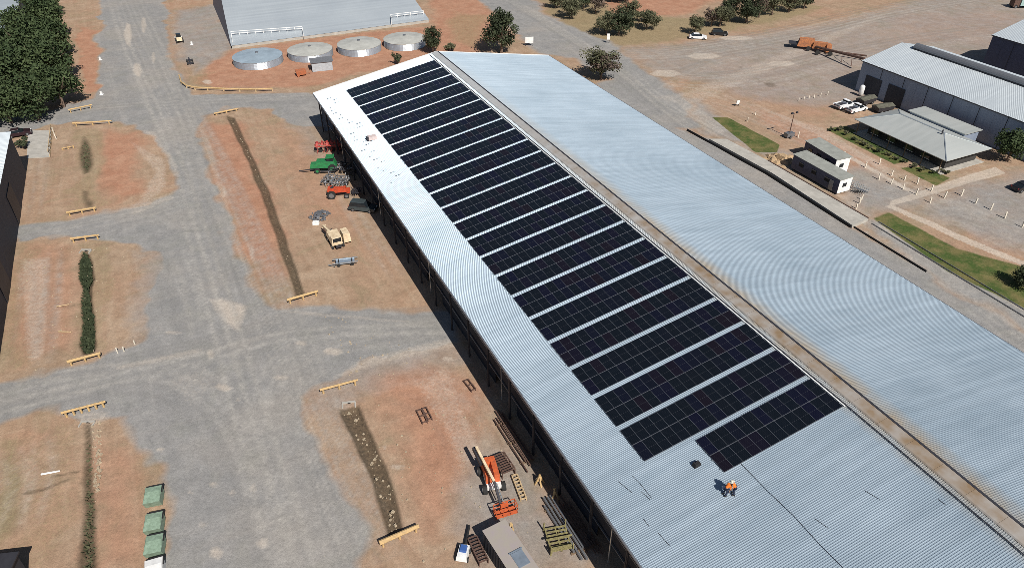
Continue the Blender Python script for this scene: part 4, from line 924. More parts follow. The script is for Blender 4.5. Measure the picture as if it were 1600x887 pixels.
# ------------------------------------------------------------------ vehicles
def wheel(t, x, y, r, wd, rim=m_steel):
    mb = MB(); mb.tube((x, y - wd / 2, r), (x, y + wd / 2, r), r, n=16); o = mb.build('wheel', m_tyre, t)
    mb = MB(); mb.tube((x, y - wd / 2 - .01, r), (x, y + wd / 2 + .01, r), r * .58, n=12); mb.build('rim', rim, o)
def car(name, label, cat, p, rz, paint, kind='sedan', L=4.6, W=1.85, group=None, Hh=1.5):
    t = thing(name, label, cat, G(*p), rz, group); h = L / 2; tp = lambda z: 1 if z < .95 else .8
    mb = MB()
    low = [(-h, .35), (-h + .05, .85), (-h + .15, .98), (h - 1.35, 1.0), (h - .3, .86), (h, .62), (h - .03, .3)]
    mb.side(low, -W / 2, W / 2); mb.build('body', paint, t)
    if kind == 'sedan': gl_ = [(-h + .55, .98), (-h + 1.15, Hh - .06), (h - 2.15, Hh - .04), (h - 1.3, .99)]
    elif kind == 'suv': gl_ = [(-h + .12, .97), (-h + .4, Hh - .06), (h - 1.95, Hh - .04), (h - 1.2, .99)]
    else: gl_ = [(-.25, .98), (-.1, Hh - .06), (h - 2.0, Hh - .04), (h - 1.3, .99)]
    mb = MB(); mb.side(gl_, -W / 2 + .06, W / 2 - .06, taper=lambda z: 1 if z < 1.1 else .86); mb.build('window', m_glass, t)
    x0 = gl_[1][0]; x1 = gl_[2][0]; mb = MB(); mb.box(((x0 + x1) / 2, 0, Hh - .02), (x1 - x0 + .1, W * .78, .07), top=.95); mb.build('roof', paint, t)
    if kind == 'ute':
        mb = MB(); mb.box((-h / 2 - .3, 0, 1.0), (h - .15, W - .02, .06)); mb.build('tray', m_dsteel, t)
        mb = MB()
        for sy in (-1, 1): mb.box((-h / 2 - .3, sy * (W / 2 - .04), 1.14), (h - .1, .08, .26))
        mb.box((-h + .02, 0, 1.14), (.08, W, .26)); mb.box((-.32, 0, 1.2), (.08, W, .4)); mb.build('tray_side', paint, t)
    for x in (-h + .8, h - .85):
        for sy in (-1, 1): wheel(t, x, sy * (W / 2 - .1), .34, .24)
    for sy in (-1, 1):
        mb = MB(); mb.box((h - .08, sy * (W / 2 - .3), .68), (.12, .36, .14)); mb.build('headlight', m_white, t)
        mb = MB(); mb.box((-h + .02, sy * (W / 2 - .2), .8), (.08, .2, .2)); mb.build('tail_light', m_red, t)
    mb = MB(); mb.box((h - .02, 0, .45), (.14, W - .1, .2)); mb.box((-h + .02, 0, .45), (.14, W - .1, .2)); mb.build('bumper', m_dsteel, t)
    return t
m_bpaint = mat('black car paint', (.015, .015, .018), .25, spec=.6); m_wpaint = mat('white car paint', (.82, .83, .84), .3, spec=.6); m_gpaint = mat('dark grey car paint', (.05, .065, .07), .3)
car('parked_car', 'white car parked at the top of the yard near a small round tree', 'car', (1090, 61), R(-8), m_wpaint, 'sedan', L=4.8, group='cars parked at the top of the yard')
car('parked_car', 'black car parked at the top of the yard right of the white one', 'car', (1124, 55), R(-8), m_bpaint, 'suv', L=4.5, group='cars parked at the top of the yard', Hh=1.65)
car('utility_truck', 'white utility vehicle parked by the vented shed, left one of two', 'pickup truck', (1319, 168), R(28), m_wpaint, 'ute', L=5.2, group='white utilities by the vented shed', Hh=1.75)
car('utility_truck', 'white utility vehicle parked by the vented shed, right one of two', 'pickup truck', (1337, 174), R(28), m_wpaint, 'ute', L=5.2, group='white utilities by the vented shed', Hh=1.75)
car('parked_car', 'dark car at the right edge of the photo near the concrete path', 'car', (1598, 296), R(20), m_bpaint, 'sedan')
car('parked_car', 'dark green-grey wagon parked against the shaded side of the hall', 'car', (568, 328), R(-12), m_gpaint, 'suv', L=4.7, Hh=1.75)
car('parked_car', 'dark maroon car parked behind the warehouse corner', 'car', (31, 212), R(30), mat('maroon paint', (.03, .015, .02), .4), 'sedan')
g = G(1594, 12)
t = thing('storage_tank_trailer', 'pale green vehicle at the top right corner of the photo', 'trailer', g, R(0))
mb = MB(); mb.box((2, 0, 1.9), (6, 2.6, 2.2)); mb.build('body', mat('pale teal paint', (.35, .5, .48), .5), t)
mb = MB(); mb.box((-2.2, 0, 1.5), (1.8, 2.4, 2.0)); mb.build('cab', m_rust, t)
for x in (-2.2, 1.5, 3.8):
    for sy in (-1, 1): wheel(t, x, sy * 1.1, .5, .3)
# tipping trailers under tarpaulins beside utes
for (p, rz, lab) in (((1352, 162), R(30), 'olive covered trailer parked behind the two white utilities'), ((1378, 174), R(20), 'open olive skip trailer standing right of the two white utilities')):
    t = thing('covered_trailer', lab, 'trailer', G(*p), rz, 'olive trailers by the vented shed')
    t.scale = (.85, .85, .75); mb = MB(); mb.box((0, 0, 1.2), (4.8, 2.3, 1.2), top=1.12); mb.build('tub', m_dsteel, t)
    mb = MB(); mb.add([(-2.7, -1.35, 1.8), (2.7, -1.35, 1.8), (2.7, 0, 2.3), (-2.7, 0, 2.3), (2.7, 1.35, 1.8), (-2.7, 1.35, 1.8)], [(0, 1, 2, 3), (3, 2, 4, 5), (1, 4, 2), (0, 3, 5)]); mb.build('tarpaulin', m_tarp, t)
    for x in (-1.2, 1.2):
        for sy in (-1, 1): wheel(t, x, sy * 1.1, .45, .3)
    mb = MB(); mb.bar((2.3, 0, .7), (4.2, 0, .5), .14); mb.build('drawbar', m_dsteel, t)
for i, p in enumerate([(1344,150),(1410,163)]):
    g = G(*p); t = thing('gas_cylinder_stand', ['white upright cylinder by the door end of the vented shed', 'white upright cylinder beside the office annex corner'][i], 'tank', g, 0, 'white cylinders by the vented shed')
    mb = MB(); mb.lathe([(0, 2.6), (.4, 2.5), (.55, 2.2), (.55, .5), (.4, .3), (0, .3)], n=14); mb.build('vessel', m_white, t, smooth=True)
    mb = MB()
    for k in range(3): a = k * 2.09; mb.bar((.4 * math.cos(a), .4 * math.sin(a), 0), (.4 * math.cos(a), .4 * math.sin(a), .6), .08)
    mb.build('stand', m_steel, t)

# grain auger: orange machine with long dark conveyor tubes
g = G(1268, 82); t = thing('grain_auger', 'orange farm machine with long dark conveyor tubes reaching towards the vented shed', 'farm machine', g, 0)
def LP(p, z=0): return G(*p) - g + Vector((0, 0, z))
mb = MB(); mb.box(LP((1258, 76), 1.7), (4.6, 2.6, 1.9), rz=-.3, top=.8); mb.box(LP((1280, 80), 1.5), (4.0, 1.8, 1.6), rz=-.4, top=.85); mb.box(LP((1292, 82), 1.2), (1.4, 1.6, 2.0), top=.9); mb.build('body', mat('faded orange paint', (.5, .19, .07), .7, dirt=(.22, .1, .06), scale=2), t)
mb = MB(); mb.tube(LP((1272, 80), 1.2), LP((1345, 112), 3.2), .32, n=8); mb.build('conveyor_tube', m_rust, t)
mb = MB(); mb.tube(LP((1284, 84), 1.0), LP((1352, 96), 1.4), .22, n=8); mb.build('conveyor_tube', m_rust, t)
mb = MB(); mb.box(LP((1238, 74), 1.3), (2.4, 2.2, .3), rz=-.3)
for k in (-1, 0, 1): mb.bar(LP((1234, 73 + 2 * k), 1.2), LP((1250, 75 + k), 1.3), .18)
mb.build('header', m_dsteel, t)
mb = MB()
for p in ((1262, 80), (1276, 86), (1296, 88)):
    c_ = LP(p, .6); mb.tube(c_ + Vector((0, -.2, 0)), c_ + Vector((0, .2, 0)), .6, n=12)
mb.build('wheel', m_tyre, t)
mb = MB(); mb.bar(LP((1315, 98)), LP((1313, 92), 2), .12); mb.bar(LP((1330, 104)), LP((1328, 98), 2.4), .12); mb.bar(LP((1280, 62), 0), LP((1266, 62), 0), .2); mb.build('frame', m_rust, t)
# light tower
g = G(1232, 215); t = thing('light_tower', 'rusty mobile lighting tower standing at the start of the portable buildings', 'light tower', g, .4)
mb = MB(); mb.box((0, 0, .7), (1.8, 1.1, .8)); mb.build('engine_box', m_steel, t)
mb = MB(); mb.tube((0, 0, 1), (0, 0, 5.2), .1, .07, n=6); mb.bar((-.7, 0, 5.2), (.7, 0, 5.2), .08); mb.bar((0, 0, 1.2), (.9, .3, 0), .07); mb.bar((0, 0, 1.2), (-.9, -.3, 0), .07); mb.build('mast', m_rust, t)
for x in (-.6, .6):
    mb = MB(); mb.box((x, -.1, 5.35), (.45, .3, .3), top=.8); mb.build('lamp_head', m_dsteel, t)
for sy in (-.6, .6): wheel(t, 0, sy, .3, .2)
# signs
def sign(label, p, rz, wd, hh, z):
    t = thing('sign_board', label, 'sign', G(*p), rz, 'blank backs of roadside signs')
    mb = MB(); mb.box((0, 0, z + hh / 2), (wd, .08, hh)); mb.build('board', m_white, t)
    mb = MB()
    for x in (-wd / 2 + .1, wd / 2 - .1): mb.bar((x, .07, 0), (x, .07, z + hh), .1)
    mb.build('leg', m_dsteel, t)
sign('white sign board on two legs at the roadside above the hall gable', (827, 72), R(8), 2.2, 1.6, .8)
sign('narrow white sign standing at the road corner below the trees', (950, 68), R(0), .8, 1.6, 1.0)
sign('small white sign on the verge near the lawn wedge', (1152, 166), R(30), .9, .8, .5)

# ------------------------------------------------------------------ farm machinery at the shaded side of the hall
def tines(mb, L, W, n, z=.9, seed=1):
    r = random.Random(seed)
    for k in range(4): mb.bar((-L / 2, -W / 2 + W * k / 3, z), (L / 2, -W / 2 + W * k / 3, z), .12)
    for k in range(6): mb.bar((-L / 2 + L * k / 5, -W / 2, z), (-L / 2 + L * k / 5, W / 2, z), .12)
    for k in range(n):
        x, y = r.uniform(-L / 2, L / 2), r.uniform(-W / 2, W / 2); mb.bar((x, y, z), (x + .15, y - .2, z * .5), .05); mb.bar((x + .15, y - .2, z * .5), (x - .1, y - .1, .05), .05)
    for k in range(n // 2):
        x, y = r.uniform(-L / 2, L / 2), r.uniform(-W / 2, W / 2); mb.bar((x, y, z), (x + r.uniform(-.4, .4), y + r.uniform(-.4, .4), z + r.uniform(.2, .9)), .06)
g = G(521, 236); t = thing('seeder_frame', 'red folded farm implement reaching under the hall eave', 'farm implement', g, R(12))
mb = MB(); tines(mb, 6.6, 2.0, 40, 1.6, 2)
for k in range(7): mb.box((-2.9 + k * .95, 0, 1.9), (.5, 1.5, .45), top=.7)
mb.build('frame', m_red, t)
mb = MB()
for k in range(5): mb.tube((-2.5 + k * 1.25, -.2, .4), (-2.5 + k * 1.25, .2, .4), .4, n=10)
mb.build('wheel', m_tyre, t)
g = G(511, 266); t = thing('tractor', 'bright green farm machine between the red and the dark implements', 'farm machine', g, R(6))
mb = MB(); mb.box((0, 0, 1.5), (4.0, 1.8, 1.2), top=.82); mb.box((-2.2, 0, 1.2), (1.4, 1.4, .8), top=.8); mb.build('body', m_green, t)
mb = MB(); mb.box((.9, 0, 2.3), (1.3, 1.5, .9), top=.85); mb.build('cab', m_glass, t)
mb = MB(); mb.box((.9, 0, 2.8), (1.5, 1.7, .12)); mb.build('roof', m_green, t)
for x, r_ in ((1.2, .8), (-1.6, .5)):
    for sy in (-1, 1): wheel(t, x, sy * 1.1, r_, .45, m_green)
mb = MB(); mb.bar((-5, -.8, .5), (-1, -.5, .7), .14); mb.bar((-1, -1.4, .5), (2, -1.4, .5), .2); mb.build('drawbar', m_dsteel, t)
for i, (p, n, rz, lab) in enumerate([((541, 268), 70, R(-18), 'dark grey tined implement right of the green farm machine'), ((526, 288), 90, R(-10), 'black and silver tined implement between the green and the orange-red machines')]):
    t = thing('tined_implement', lab, 'farm implement', G(*p), rz, 'dark tined implements')
    mb = MB(); tines(mb, 4.6, 3.0, n, 1.0, 5 + i); mb.build('frame', m_steel if i else m_dsteel, t)
    mb = MB()
    for sx_ in (-1, 1): mb.tube((sx_ * 1.9, -.2, .4), (sx_ * 1.9, .2, .4), .4, n=10)
    mb.build('wheel', m_tyre, t)
    mb = MB()
    for k in range(12): mb.box((random.uniform(-2, 2), random.uniform(-1.3, 1.3), 1.15), (.5, .12, .12), rz=random.random() * 3)
    mb.build('coulter', m_galv, t)
g = G(531, 306); t = thing('tractor', 'orange-red tractor with dark wheels below the tined implements', 'tractor', g, R(8))
mb = MB(); mb.box((0, 0, 1.3), (2.8, 1.0, .8), top=.85); mb.box((1.6, 0, 1.0), (.6, 1.0, .7)); mb.box((-1.5, 0, 1.5), (.8, 1.7, .3)); mb.build('body', mat('orange-red paint', (.6, .07, .025), .5, dirt=(.3, .06, .03), scale=3), t)
mb = MB(); mb.bar((-1, 0, 1.6), (-1, 0, 2.2), .1); mb.box((-1.1, 0, 1.8), (.5, .5, .15)); mb.tube((.8, .3, 1.6), (.8, .3, 2.3), .06, n=6); mb.build('exhaust', m_dsteel, t)
for x, r_ in ((-1.3, .75), (1.3, .45)):
    for sy in (-1, 1): wheel(t, x, sy * 1.0, r_, .4)
mb = MB(); tines(mb, 1.6, 1.8, 14, .8, 9); o = mb.build('rear_linkage', m_dsteel, t); o.location = (3.0, 0, 0)
# junk pile, cream truck and grey trailer
g = G(500, 338); t = thing('scrap_pile', 'grey heap of scrap parts above the cream truck', 'scrap', g, 0)
mb = MB()
for k in range(34):
    a = random.random() * 6.28; r_ = random.random() ** .6 * 1.6; mb.box((r_ * math.cos(a), r_ * math.sin(a), .15 + random.random() * .35 * (1.7 - r_)), (random.uniform(.2, .9), random.uniform(.1, .5), .25), rz=random.random() * 3, top=.8)
mb.build('scrap', m_steel, t)
mb = MB(); mb.box((-.1, -2.5, .25), (1.1, .7, .5), rz=.1, top=.9); mb.build('box', m_white, t)
g = G(523, 378); t = thing('old_truck', 'old cream coloured truck with a slim boom parked on the bare ground', 'truck', g, ang((540, 405), (512, 358)))
mb = MB(); mb.box((0, 0, .7), (5.6, .9, .3)); mb.build('chassis', m_dsteel, t)
mb = MB(); mb.box((-.2, 0, 1.35), (2.6, 1.9, .8), top=.9); mb.box((-.6, -1.7, 1.2), (2.2, 1.2, 1.5), top=.85); mb.build('body', m_cream, t)
mb = MB(); mb.box((-1.9, .1, 1.5), (1.2, 1.7, 1.2), top=.85); mb.build('cab', m_cream, t)
mb = MB(); mb.box((-2.45, .1, 1.75), (.12, 1.3, .6)); mb.build('window', m_glass, t)
mb = MB(); mb.bar((.8, .3, 1.5), (3.8, .7, 1.2), .3); mb.bar((3.4, .9, .9), (4.1, .2, 1.0), .2); mb.build('boom', m_cream, t)
mb = MB(); mb.bar((1, .5, 1.0), (3.2, .9, 1.0), .22); mb.build('counterweight_arm', m_rust, t)
for x in (-1.9, .6, 1.9):
    for sy in (-1, 1): wheel(t, x, sy * .85, .42, .3)
g = G(540, 412); t = thing('flat_trailer', 'blue-grey flat metal frame lying at the end of the cream truck', 'trailer', g, R(12))
mb = MB(); mb.box((0, 0, .5), (2.8, 1.3, .12)); mb.build('deck', mat('blue-grey sheet', (.35, .42, .5), .4, .4), t)
mb = MB()
for y in (-.6, .6): mb.bar((-1.9, y, .62), (1.9, y, .62), .12)
mb.bar((-1.5, -.9, .4), (-2.6, -.2, .3), .1); mb.build('rail', m_galv, t)
mb = MB()
for x in (-1, 1): mb.tube((x, -.75, .3), (x, .75, .3), .28, n=10)
mb.build('wheel', m_tyre, t)

# ------------------------------------------------------------------ boom lift
g = G(768, 752); t = thing('boom_lift', 'orange boom lift with its long arm lowered and basket at the front', 'boom lift', g, 0)
rz = ang((762, 705), (789, 797))
def bl(p, z): return G(p[0], p[1], z) - g
M = Matrix.Rotation(rz, 3, 'Z')
ch = MB(); ch.box((0, 0, .75), (2.9, 1.5, .5), rz=rz); ch.build('chassis', m_white, t)
tb = MB(); tb.box(M @ Vector((-.4, .45, 1.45)), (2.7, .65, .95), rz=rz, top=.85); tb.box(M @ Vector((-.4, -.45, 1.45)), (2.7, .65, .95), rz=rz, top=.85); tb.box(M @ Vector((-1.5, 0, 1.4)), (.8, 1.7, 1.0), rz=rz, top=.8); tb.build('turret', m_orange, t)
for sx_ in (-1, 1):
    for sy in (-1, 1):
        c_ = M @ Vector((sx_ * 1.25, sy * 1.0, .5)); a = M @ Vector((0, .22, 0)); q = MB(); q.tube(c_ - a, c_ + a, .5, n=16); wo = q.build('wheel', m_tyre, t); q = MB(); q.tube(c_ - a * 1.05, c_ + a * 1.05, .28, n=10); q.build('rim', m_white, wo)
P0_ = bl((744, 698), 2.9); P1_ = bl((772, 752), 2.5); P2_ = bl((782, 786), 1.6)
q = MB(); q.bar(P0_, P1_, .26, .32); q.build('boom', m_cream, t)
q = MB(); q.bar(P1_, P2_, .24, .3); q.bar(bl((740, 700), 2.4), bl((752, 725), 2.2), .3, .5); q.build('jib', m_dsteel, t)
q = MB(); q.tube(P1_ + Vector((.25, 0, -.2)), P2_ + Vector((.25, .2, .1)), .06, n=6); q.build('hydraulic_ram', m_galv, t)
bz = .4; BC = bl((790, 800), bz); Mb = Matrix.Rotation(R(20), 3, 'Z'); q = MB(); Lb, Wb = 2.3, .95
q.box(BC + Vector((0, 0, .05)), (Lb, Wb, .1), rz=R(20))
for z in (.55, 1.1):
    cs_ = [Mb @ Vector(v) + BC + Vector((0, 0, z)) for v in ((-Lb / 2, -Wb / 2, 0), (Lb / 2, -Wb / 2, 0), (Lb / 2, Wb / 2, 0), (-Lb / 2, Wb / 2, 0))]
    for i in range(4): q.bar(cs_[i], cs_[(i + 1) % 4], .07)
for x in (-Lb / 2, -.4, .4, Lb / 2):
    for y in (-Wb / 2, Wb / 2): p_ = Mb @ Vector((x, y, 0)) + BC; q.bar(p_, p_ + Vector((0, 0, 1.1)), .06)
q.box(Mb @ Vector((0, Wb / 2 - .1, .7)) + BC, (.8, .2, .5), rz=R(20)); q.build('basket', m_orange, t)

def frame_rack(label, name, p, q_, wd, h, m_, cross=True, group=None, slats=6, legs=True):
    a, b = G(*p), G(*q_); d = b - a; t = thing(name, label, 'steel frame', a, math.atan2(d.y, d.x), group); L = d.length; mb = MB()
    for y in (-wd / 2, wd / 2):
        for z in ((h, .15) if legs else (h,)): mb.bar((0, y, z), (L, y, z), .12)
        if legs:
            for x in (0, L / 2, L): mb.bar((x, y, 0), (x, y, h), .1)
    for k in range(slats): mb.bar((L * k / (slats - 1), -wd / 2, h), (L * k / (slats - 1), wd / 2, h), .12)
    mb.build('frame', m_, t); return t
frame_rack('rusty steel rack standing right of the boom lift', 'steel_rack', (778, 718), (795, 744), 1.5, .9, m_rust, slats=9)
frame_rack('narrow timber trestle lying below the rusty rack', 'timber_trestle', (804, 745), (818, 782), .6, .4, m_timber, slats=8)
frame_rack('rusty lattice frame left of the grey site container', 'steel_rack', (738, 845), (756, 882), .9, .7, m_rust, slats=9)
frame_rack('small rusty frame near the shadow edge, upper one', 'pipe_trestle', (728, 596), (740, 611), .6, .3, m_rust, slats=3, group='small rusty frames')
frame_rack('small rusty frame on the bare ground, left one', 'pipe_trestle', (655, 643), (664, 662), .6, .35, m_rust, slats=3, group='small rusty frames')
frame_rack('small rusty frame beside the other one in the middle of the bare ground', 'pipe_trestle', (663, 640), (672, 657), .5, .35, m_rust, slats=3, group='small rusty frames')
# pipe stacks along the shaded side
def pipes(label, p, q_, n, wd, m_, r=.12, seed=0):
    a, b = G(*p), G(*q_); d = b - a; t = thing('pipe_stack', label, 'pipes', a, math.atan2(d.y, d.x), 'stacks of long steel lengths'); rr = random.Random(seed)
    for k in range(n):
        y = -wd / 2 + wd * k / max(1, n - 1) + rr.uniform(-.05, .05); x0 = rr.uniform(-.6, .8); x1 = d.length + rr.uniform(-1.2, .6)
        mb = MB(); mb.bar((x0, y, .32 + rr.random() * .1), (x1, y + rr.uniform(-.12, .12), .32 + rr.random() * .1), r, r * 1.4); mb.build('pipe', m_, t)
    for f in (.15, .5, .85): mb = MB(); mb.box((d.length * f, 0, .1), (.2, wd + .3, .2)); mb.build('bearer', m_dtimber, t)
pipes('rust brown steel lengths along the shadow edge above the boom lift rack', (777, 650), (832, 735), 5, 1.3, m_rust, seed=1)
pipes('grey steel lengths, the wider stack beside the tall timber frames', (853, 782), (912, 877), 4, 1.2, m_steel, .2, seed=2)
pipes('thin dark steel lengths closest to the hall shadow', (874, 785), (932, 868), 6, 1.4, m_rust, .09, seed=3)
def aframe(label, p, rz, h=2.0):
    t = thing('timber_tripod', label, 'timber frame', G(*p), rz, 'upright yellow timber frames'); mb = MB()
    mb.bar((-.5, 0, 0), (0, 0, h), .16); mb.bar((.5, 0, 0), (0, 0, h), .16); mb.bar((0, -.5, 0), (0, .1, h), .14); mb.bar((-.3, 0, h * .4), (.3, 0, h * .4), .12); mb.build('frame', m_yellow, t)
aframe('yellow upright timber frame at the end of the brown steel lengths', (843, 755), .3, 1.4); aframe('yellow upright timber frame at the head of the grey stack', (866, 778), 1.2, 1.6)
# pallet stack
g = G(872, 845); t = thing('timber_crate', 'open pallet crate of yellowish timber beside the grey steel lengths', 'crate', g, R(12))
mb = MB()
for k in range(7): mb.box((0, -1.3 + k * .42, .55), (2.2, .16, .1))
for x in (-1, 0, 1): mb.box((x, 0, .4), (.12, 2.8, .2))
for x in (-1.1, 1.1):
    for y in (-1.4, 1.4): mb.bar((x, y, 0), (x, y, 1.3), .12)
mb.bar((-1.3, -.3, 1.0), (1.3, -.25, 1.0), .14); mb.bar((-1.1, -1.3, .9), (1.0, -1.25, .9), .18); mb.build('crate', mat('mossy timber', (.3, .27, .12), .9, scale=6, dirt=(.12, .1, .05)), t)
# site container with things on roof
a = G(754, 829, 2.6); b = G(800, 900, 2.6); d = b - a; rz = math.atan2(d.y, d.x)
con = thing('site_container', 'grey flat-roofed site container at the bottom edge with boards on its roof', 'container', (a.x, a.y, 0), rz)
CL, CW, CH = 7.5, 2.5, 2.6
mb = MB(); mb.box((CL / 2, CW / 2, CH / 2 + .05), (CL, CW, CH - .1))
for k in range(24): mb.box((.2 + k * .31, -.015, CH / 2), (.12, .05, CH - .3))
mb.build('wall', m_dwall, con)
mb = MB(); mb.box((CL / 2, CW / 2, CH + .03), (CL + .06, CW + .06, .06)); rfc = mb.build('roof', mat('faded mauve roof paint', (.3, .26, .26), .7, scale=1.2, dirt=(.36, .33, .27)), con)
mb = MB(); mb.box((4.4, CW / 2 + .3, CH + .1), (1.6, 1.2, .08)); mb.box((3.5, CW / 2 + .3, CH + .12), (.12, 1.4, .12)); mb.build('hatch', mat('blue-grey hatch', (.25, .3, .36), .4, .3), rfc)
g = HPc = Vector((a.x, a.y, 0)) + Matrix.Rotation(rz, 3, 'Z') @ Vector((.9, CW + .1, 0)); t = thing('timber_tripod', 'yellow timber tripod leaning at the far corner of the grey container', 'timber frame', g, .4, 'upright yellow timber frames')
mb = MB(); h = 3.0; mb.bar((-.5, 0, 0), (0, 0, h), .16); mb.bar((.5, .1, 0), (.05, 0, h), .16); mb.bar((0, .6, 0), (0, .05, h), .16); mb.bar((-.35, 0, 1), (.35, 0, 1), .12); mb.build('frame', m_yellow, t)
# blue and white machine
g = G(724, 868); t = thing('compressor', 'small blue and white machine on the ground left of the rusty lattice frame', 'machine', g, R(80))
mb = MB(); mb.box((0, 0, .6), (1.7, 1.1, .5), top=.85); mb.build('body', m_white, t)
mb = MB(); mb.box((.2, 0, .95), (.8, .7, .3), top=.8); mb.build('cover', m_blue, t)
mb = MB(); mb.tube((1, 0, .5), (3.1, .1, .5), .12, n=8); mb.build('shaft', m_black, t)
for x in (-.5, .5):
    for sy in (-.55, .55): wheel(t, x, sy, .28, .16)

# ------------------------------------------------------------------ green skip bins
def skip(label, p, rz, paint, name='skip_bin', group='green skip bins by the road'):
    t = thing(name, label, 'skip bin', G(*p), rz, group); L, W, h = 2.1, 1.6, 1.15; th = .06
    prof = lambda z: .34 * (z / h)
    mb = MB()
    # sloped ends along y (local), open top with inner walls
    outer0 = [(-W / 2, -L / 2 + .34, .12), (W / 2, -L / 2 + .34, .12), (W / 2, L / 2 - .1, .12), (-W / 2, L / 2 - .1, .12)]
    outer1 = [(-W / 2, -L / 2, h), (W / 2, -L / 2, h), (W / 2, L / 2, h), (-W / 2, L / 2, h)]
    mb.add(outer0 + outer1, [(3, 2, 1, 0), (0, 1, 5, 4), (1, 2, 6, 5), (2, 3, 7, 6), (3, 0, 4, 7)]); mb.build('tub', paint, t)
    mb = MB(); mb.add([(-W / 2, -L / 2, h), (W / 2, -L / 2, h), (W / 2, L / 2, h), (-W / 2, L / 2, h), (-W / 2 + .1, .3, h + .12), (W / 2 - .1, .3, h + .12)], [(0, 1, 5, 4), (4, 5, 2, 3), (1, 2, 5), (0, 4, 3)]); mb.build('lid', paint, t)
    mb = MB(); mb.bar((-W / 2 + .1, L / 2 + .07, h), (W / 2, L / 2 + .07, h), .1); mb.bar((W / 2 + .05, L / 2, h), (W / 2 + .05, L / 2 - .9, h), .09); mb.build('rim', m_black, t)  # black bars along the far edge and part of the right edge
    mb = MB()
    for sx_ in (-1, 1):
        for y in (-.5, .6): mb.box((sx_ * (W / 2 - .1), y, .07), (.14, .2, .14))
    mb.build('foot', m_dsteel, t)
skip('pale green skip bin, uppermost in the column beside the road', (243, 783), R(15), m_bgreen)
skip('pale green skip bin, second in the column beside the road', (244, 825), R(15), m_bgreen)
skip('pale green skip bin, lowest of the green ones, just above the white bin', (245, 860), R(15), m_bgreen)
skip('white skip bin at the bottom edge below the green ones', (245, 898), R(20), m_white)

# small things on the left islands
def strew(label, name, p, q_, m_, r=.06, z=.15):
    a, b = G(*p), G(*q_); mb = MB(); mb.tube((0, 0, z), b - a + Vector((0, 0, z * .6)), r, r * .8, n=6); tag(mb.build(name, m_, None, a), label, 'pipe', 'short pipes left on the ground')
strew('white pipe lying left of the lower left ditch', 'short_pipe', (65, 742), (94, 736), m_white, .12)
strew('short pale pipe left of the reed ditch, upper one', 'short_pipe', (89, 480), (108, 476), m_timber, .09)
strew('short pale pipe left of the reed ditch, lower one', 'short_pipe', (92, 519), (112, 519), m_timber, .09)
# yard machine near the top shed
g = G(281, 66); t = thing('front_loader', 'small tan loader parked on the yard beside the top shed', 'loader', g, ang((286, 72), (277, 52)))
mb = MB(); mb.box((0, 0, 1.1), (2.8, 1.5, .9), top=.85); mb.build('body', m_cream, t)
mb = MB(); mb.box((-.2, 0, 1.9), (1.2, 1.3, .8), top=.85); mb.build('cab', m_glass, t)
mb = MB(); mb.box((2.0, 0, .6), (.6, 1.9, .7)); mb.bar((.8, .6, 1), (2, .6, .6), .16); mb.bar((.8, -.6, 1), (2, -.6, .6), .16); mb.build('bucket', m_white, t)
for x in (-1, 1):
    for sy in (-1, 1): wheel(t, x, sy * .85, .5, .35)
g = G(297, 98); t = thing('field_roller', 'dark slim implement lying on the yard below the tan loader', 'farm implement', g, ang((300, 106), (293, 84)))
mb = MB(); mb.bar((-2, 0, .4), (2.6, 0, .4), .3); mb.bar((-1.6, -.7, .4), (-1.6, .7, .4), .4); mb.bar((.8, -.6, .4), (.8, .6, .4), .3); mb.build('frame', m_dsteel, t)
mb = MB()
for x in (-1.6, .8):
    for sy in (-.7, .7): mb.tube((x, sy - .1, .35), (x, sy + .1, .35), .35, n=10)
mb.build('wheel', m_tyre, t)
for p, l in [((157, 94), 'small white marker beside the top left road, upper one'), ((159, 148), 'small white marker beside the top left road, lower one'), ((300, 70), 'small white marker beside the tan loader')]:
    g = G(*p); mb = MB(); mb.box((0, 0, .4), (.5, .4, .8), top=.7); mb.box((0, 0, .03), (.8, .8, .06)); tag(mb.build('marker_block', m_white, None, g), l, 'marker', 'small white markers beside the road')

# ------------------------------------------------------------------ things on the hall roof
u_, s_, P = roofpt(582, 218); t = thing('roof_hatch_box', 'small pale box lying on the bare roof strip at the far end', 'box', P + Vector((0, 0, .05)), AX)
mb = MB(); mb.box((0, 0, .35), (1.6, 1.1, .6), top=.85); mb.build('box', mat('pinkish cover', (.6, .5, .48), .7), t); mb = MB(); mb.box((-.9, .2, .25), (.2, 1.0, .5)); mb.build('flap', m_dsteel, t)
u_, s_, P = roofpt(1088, 727); t = thing('tool_bag', 'black tool bag lying on the roof below the stepped solar bank', 'bag', P + Vector((0, 0, .04)), .5)
mb = MB(); mb.box((0, 0, .2), (.75, .5, .4), top=.75); mb.build('bag', m_black, t)
mb = MB(); mb.bar((-.2, 0, .38), (-.1, 0, .55), .05); mb.bar((.2, 0, .38), (.1, 0, .55), .05); mb.bar((-.1, 0, .55), (.1, 0, .55), .05); mb.build('handle', m_dsteel, t)

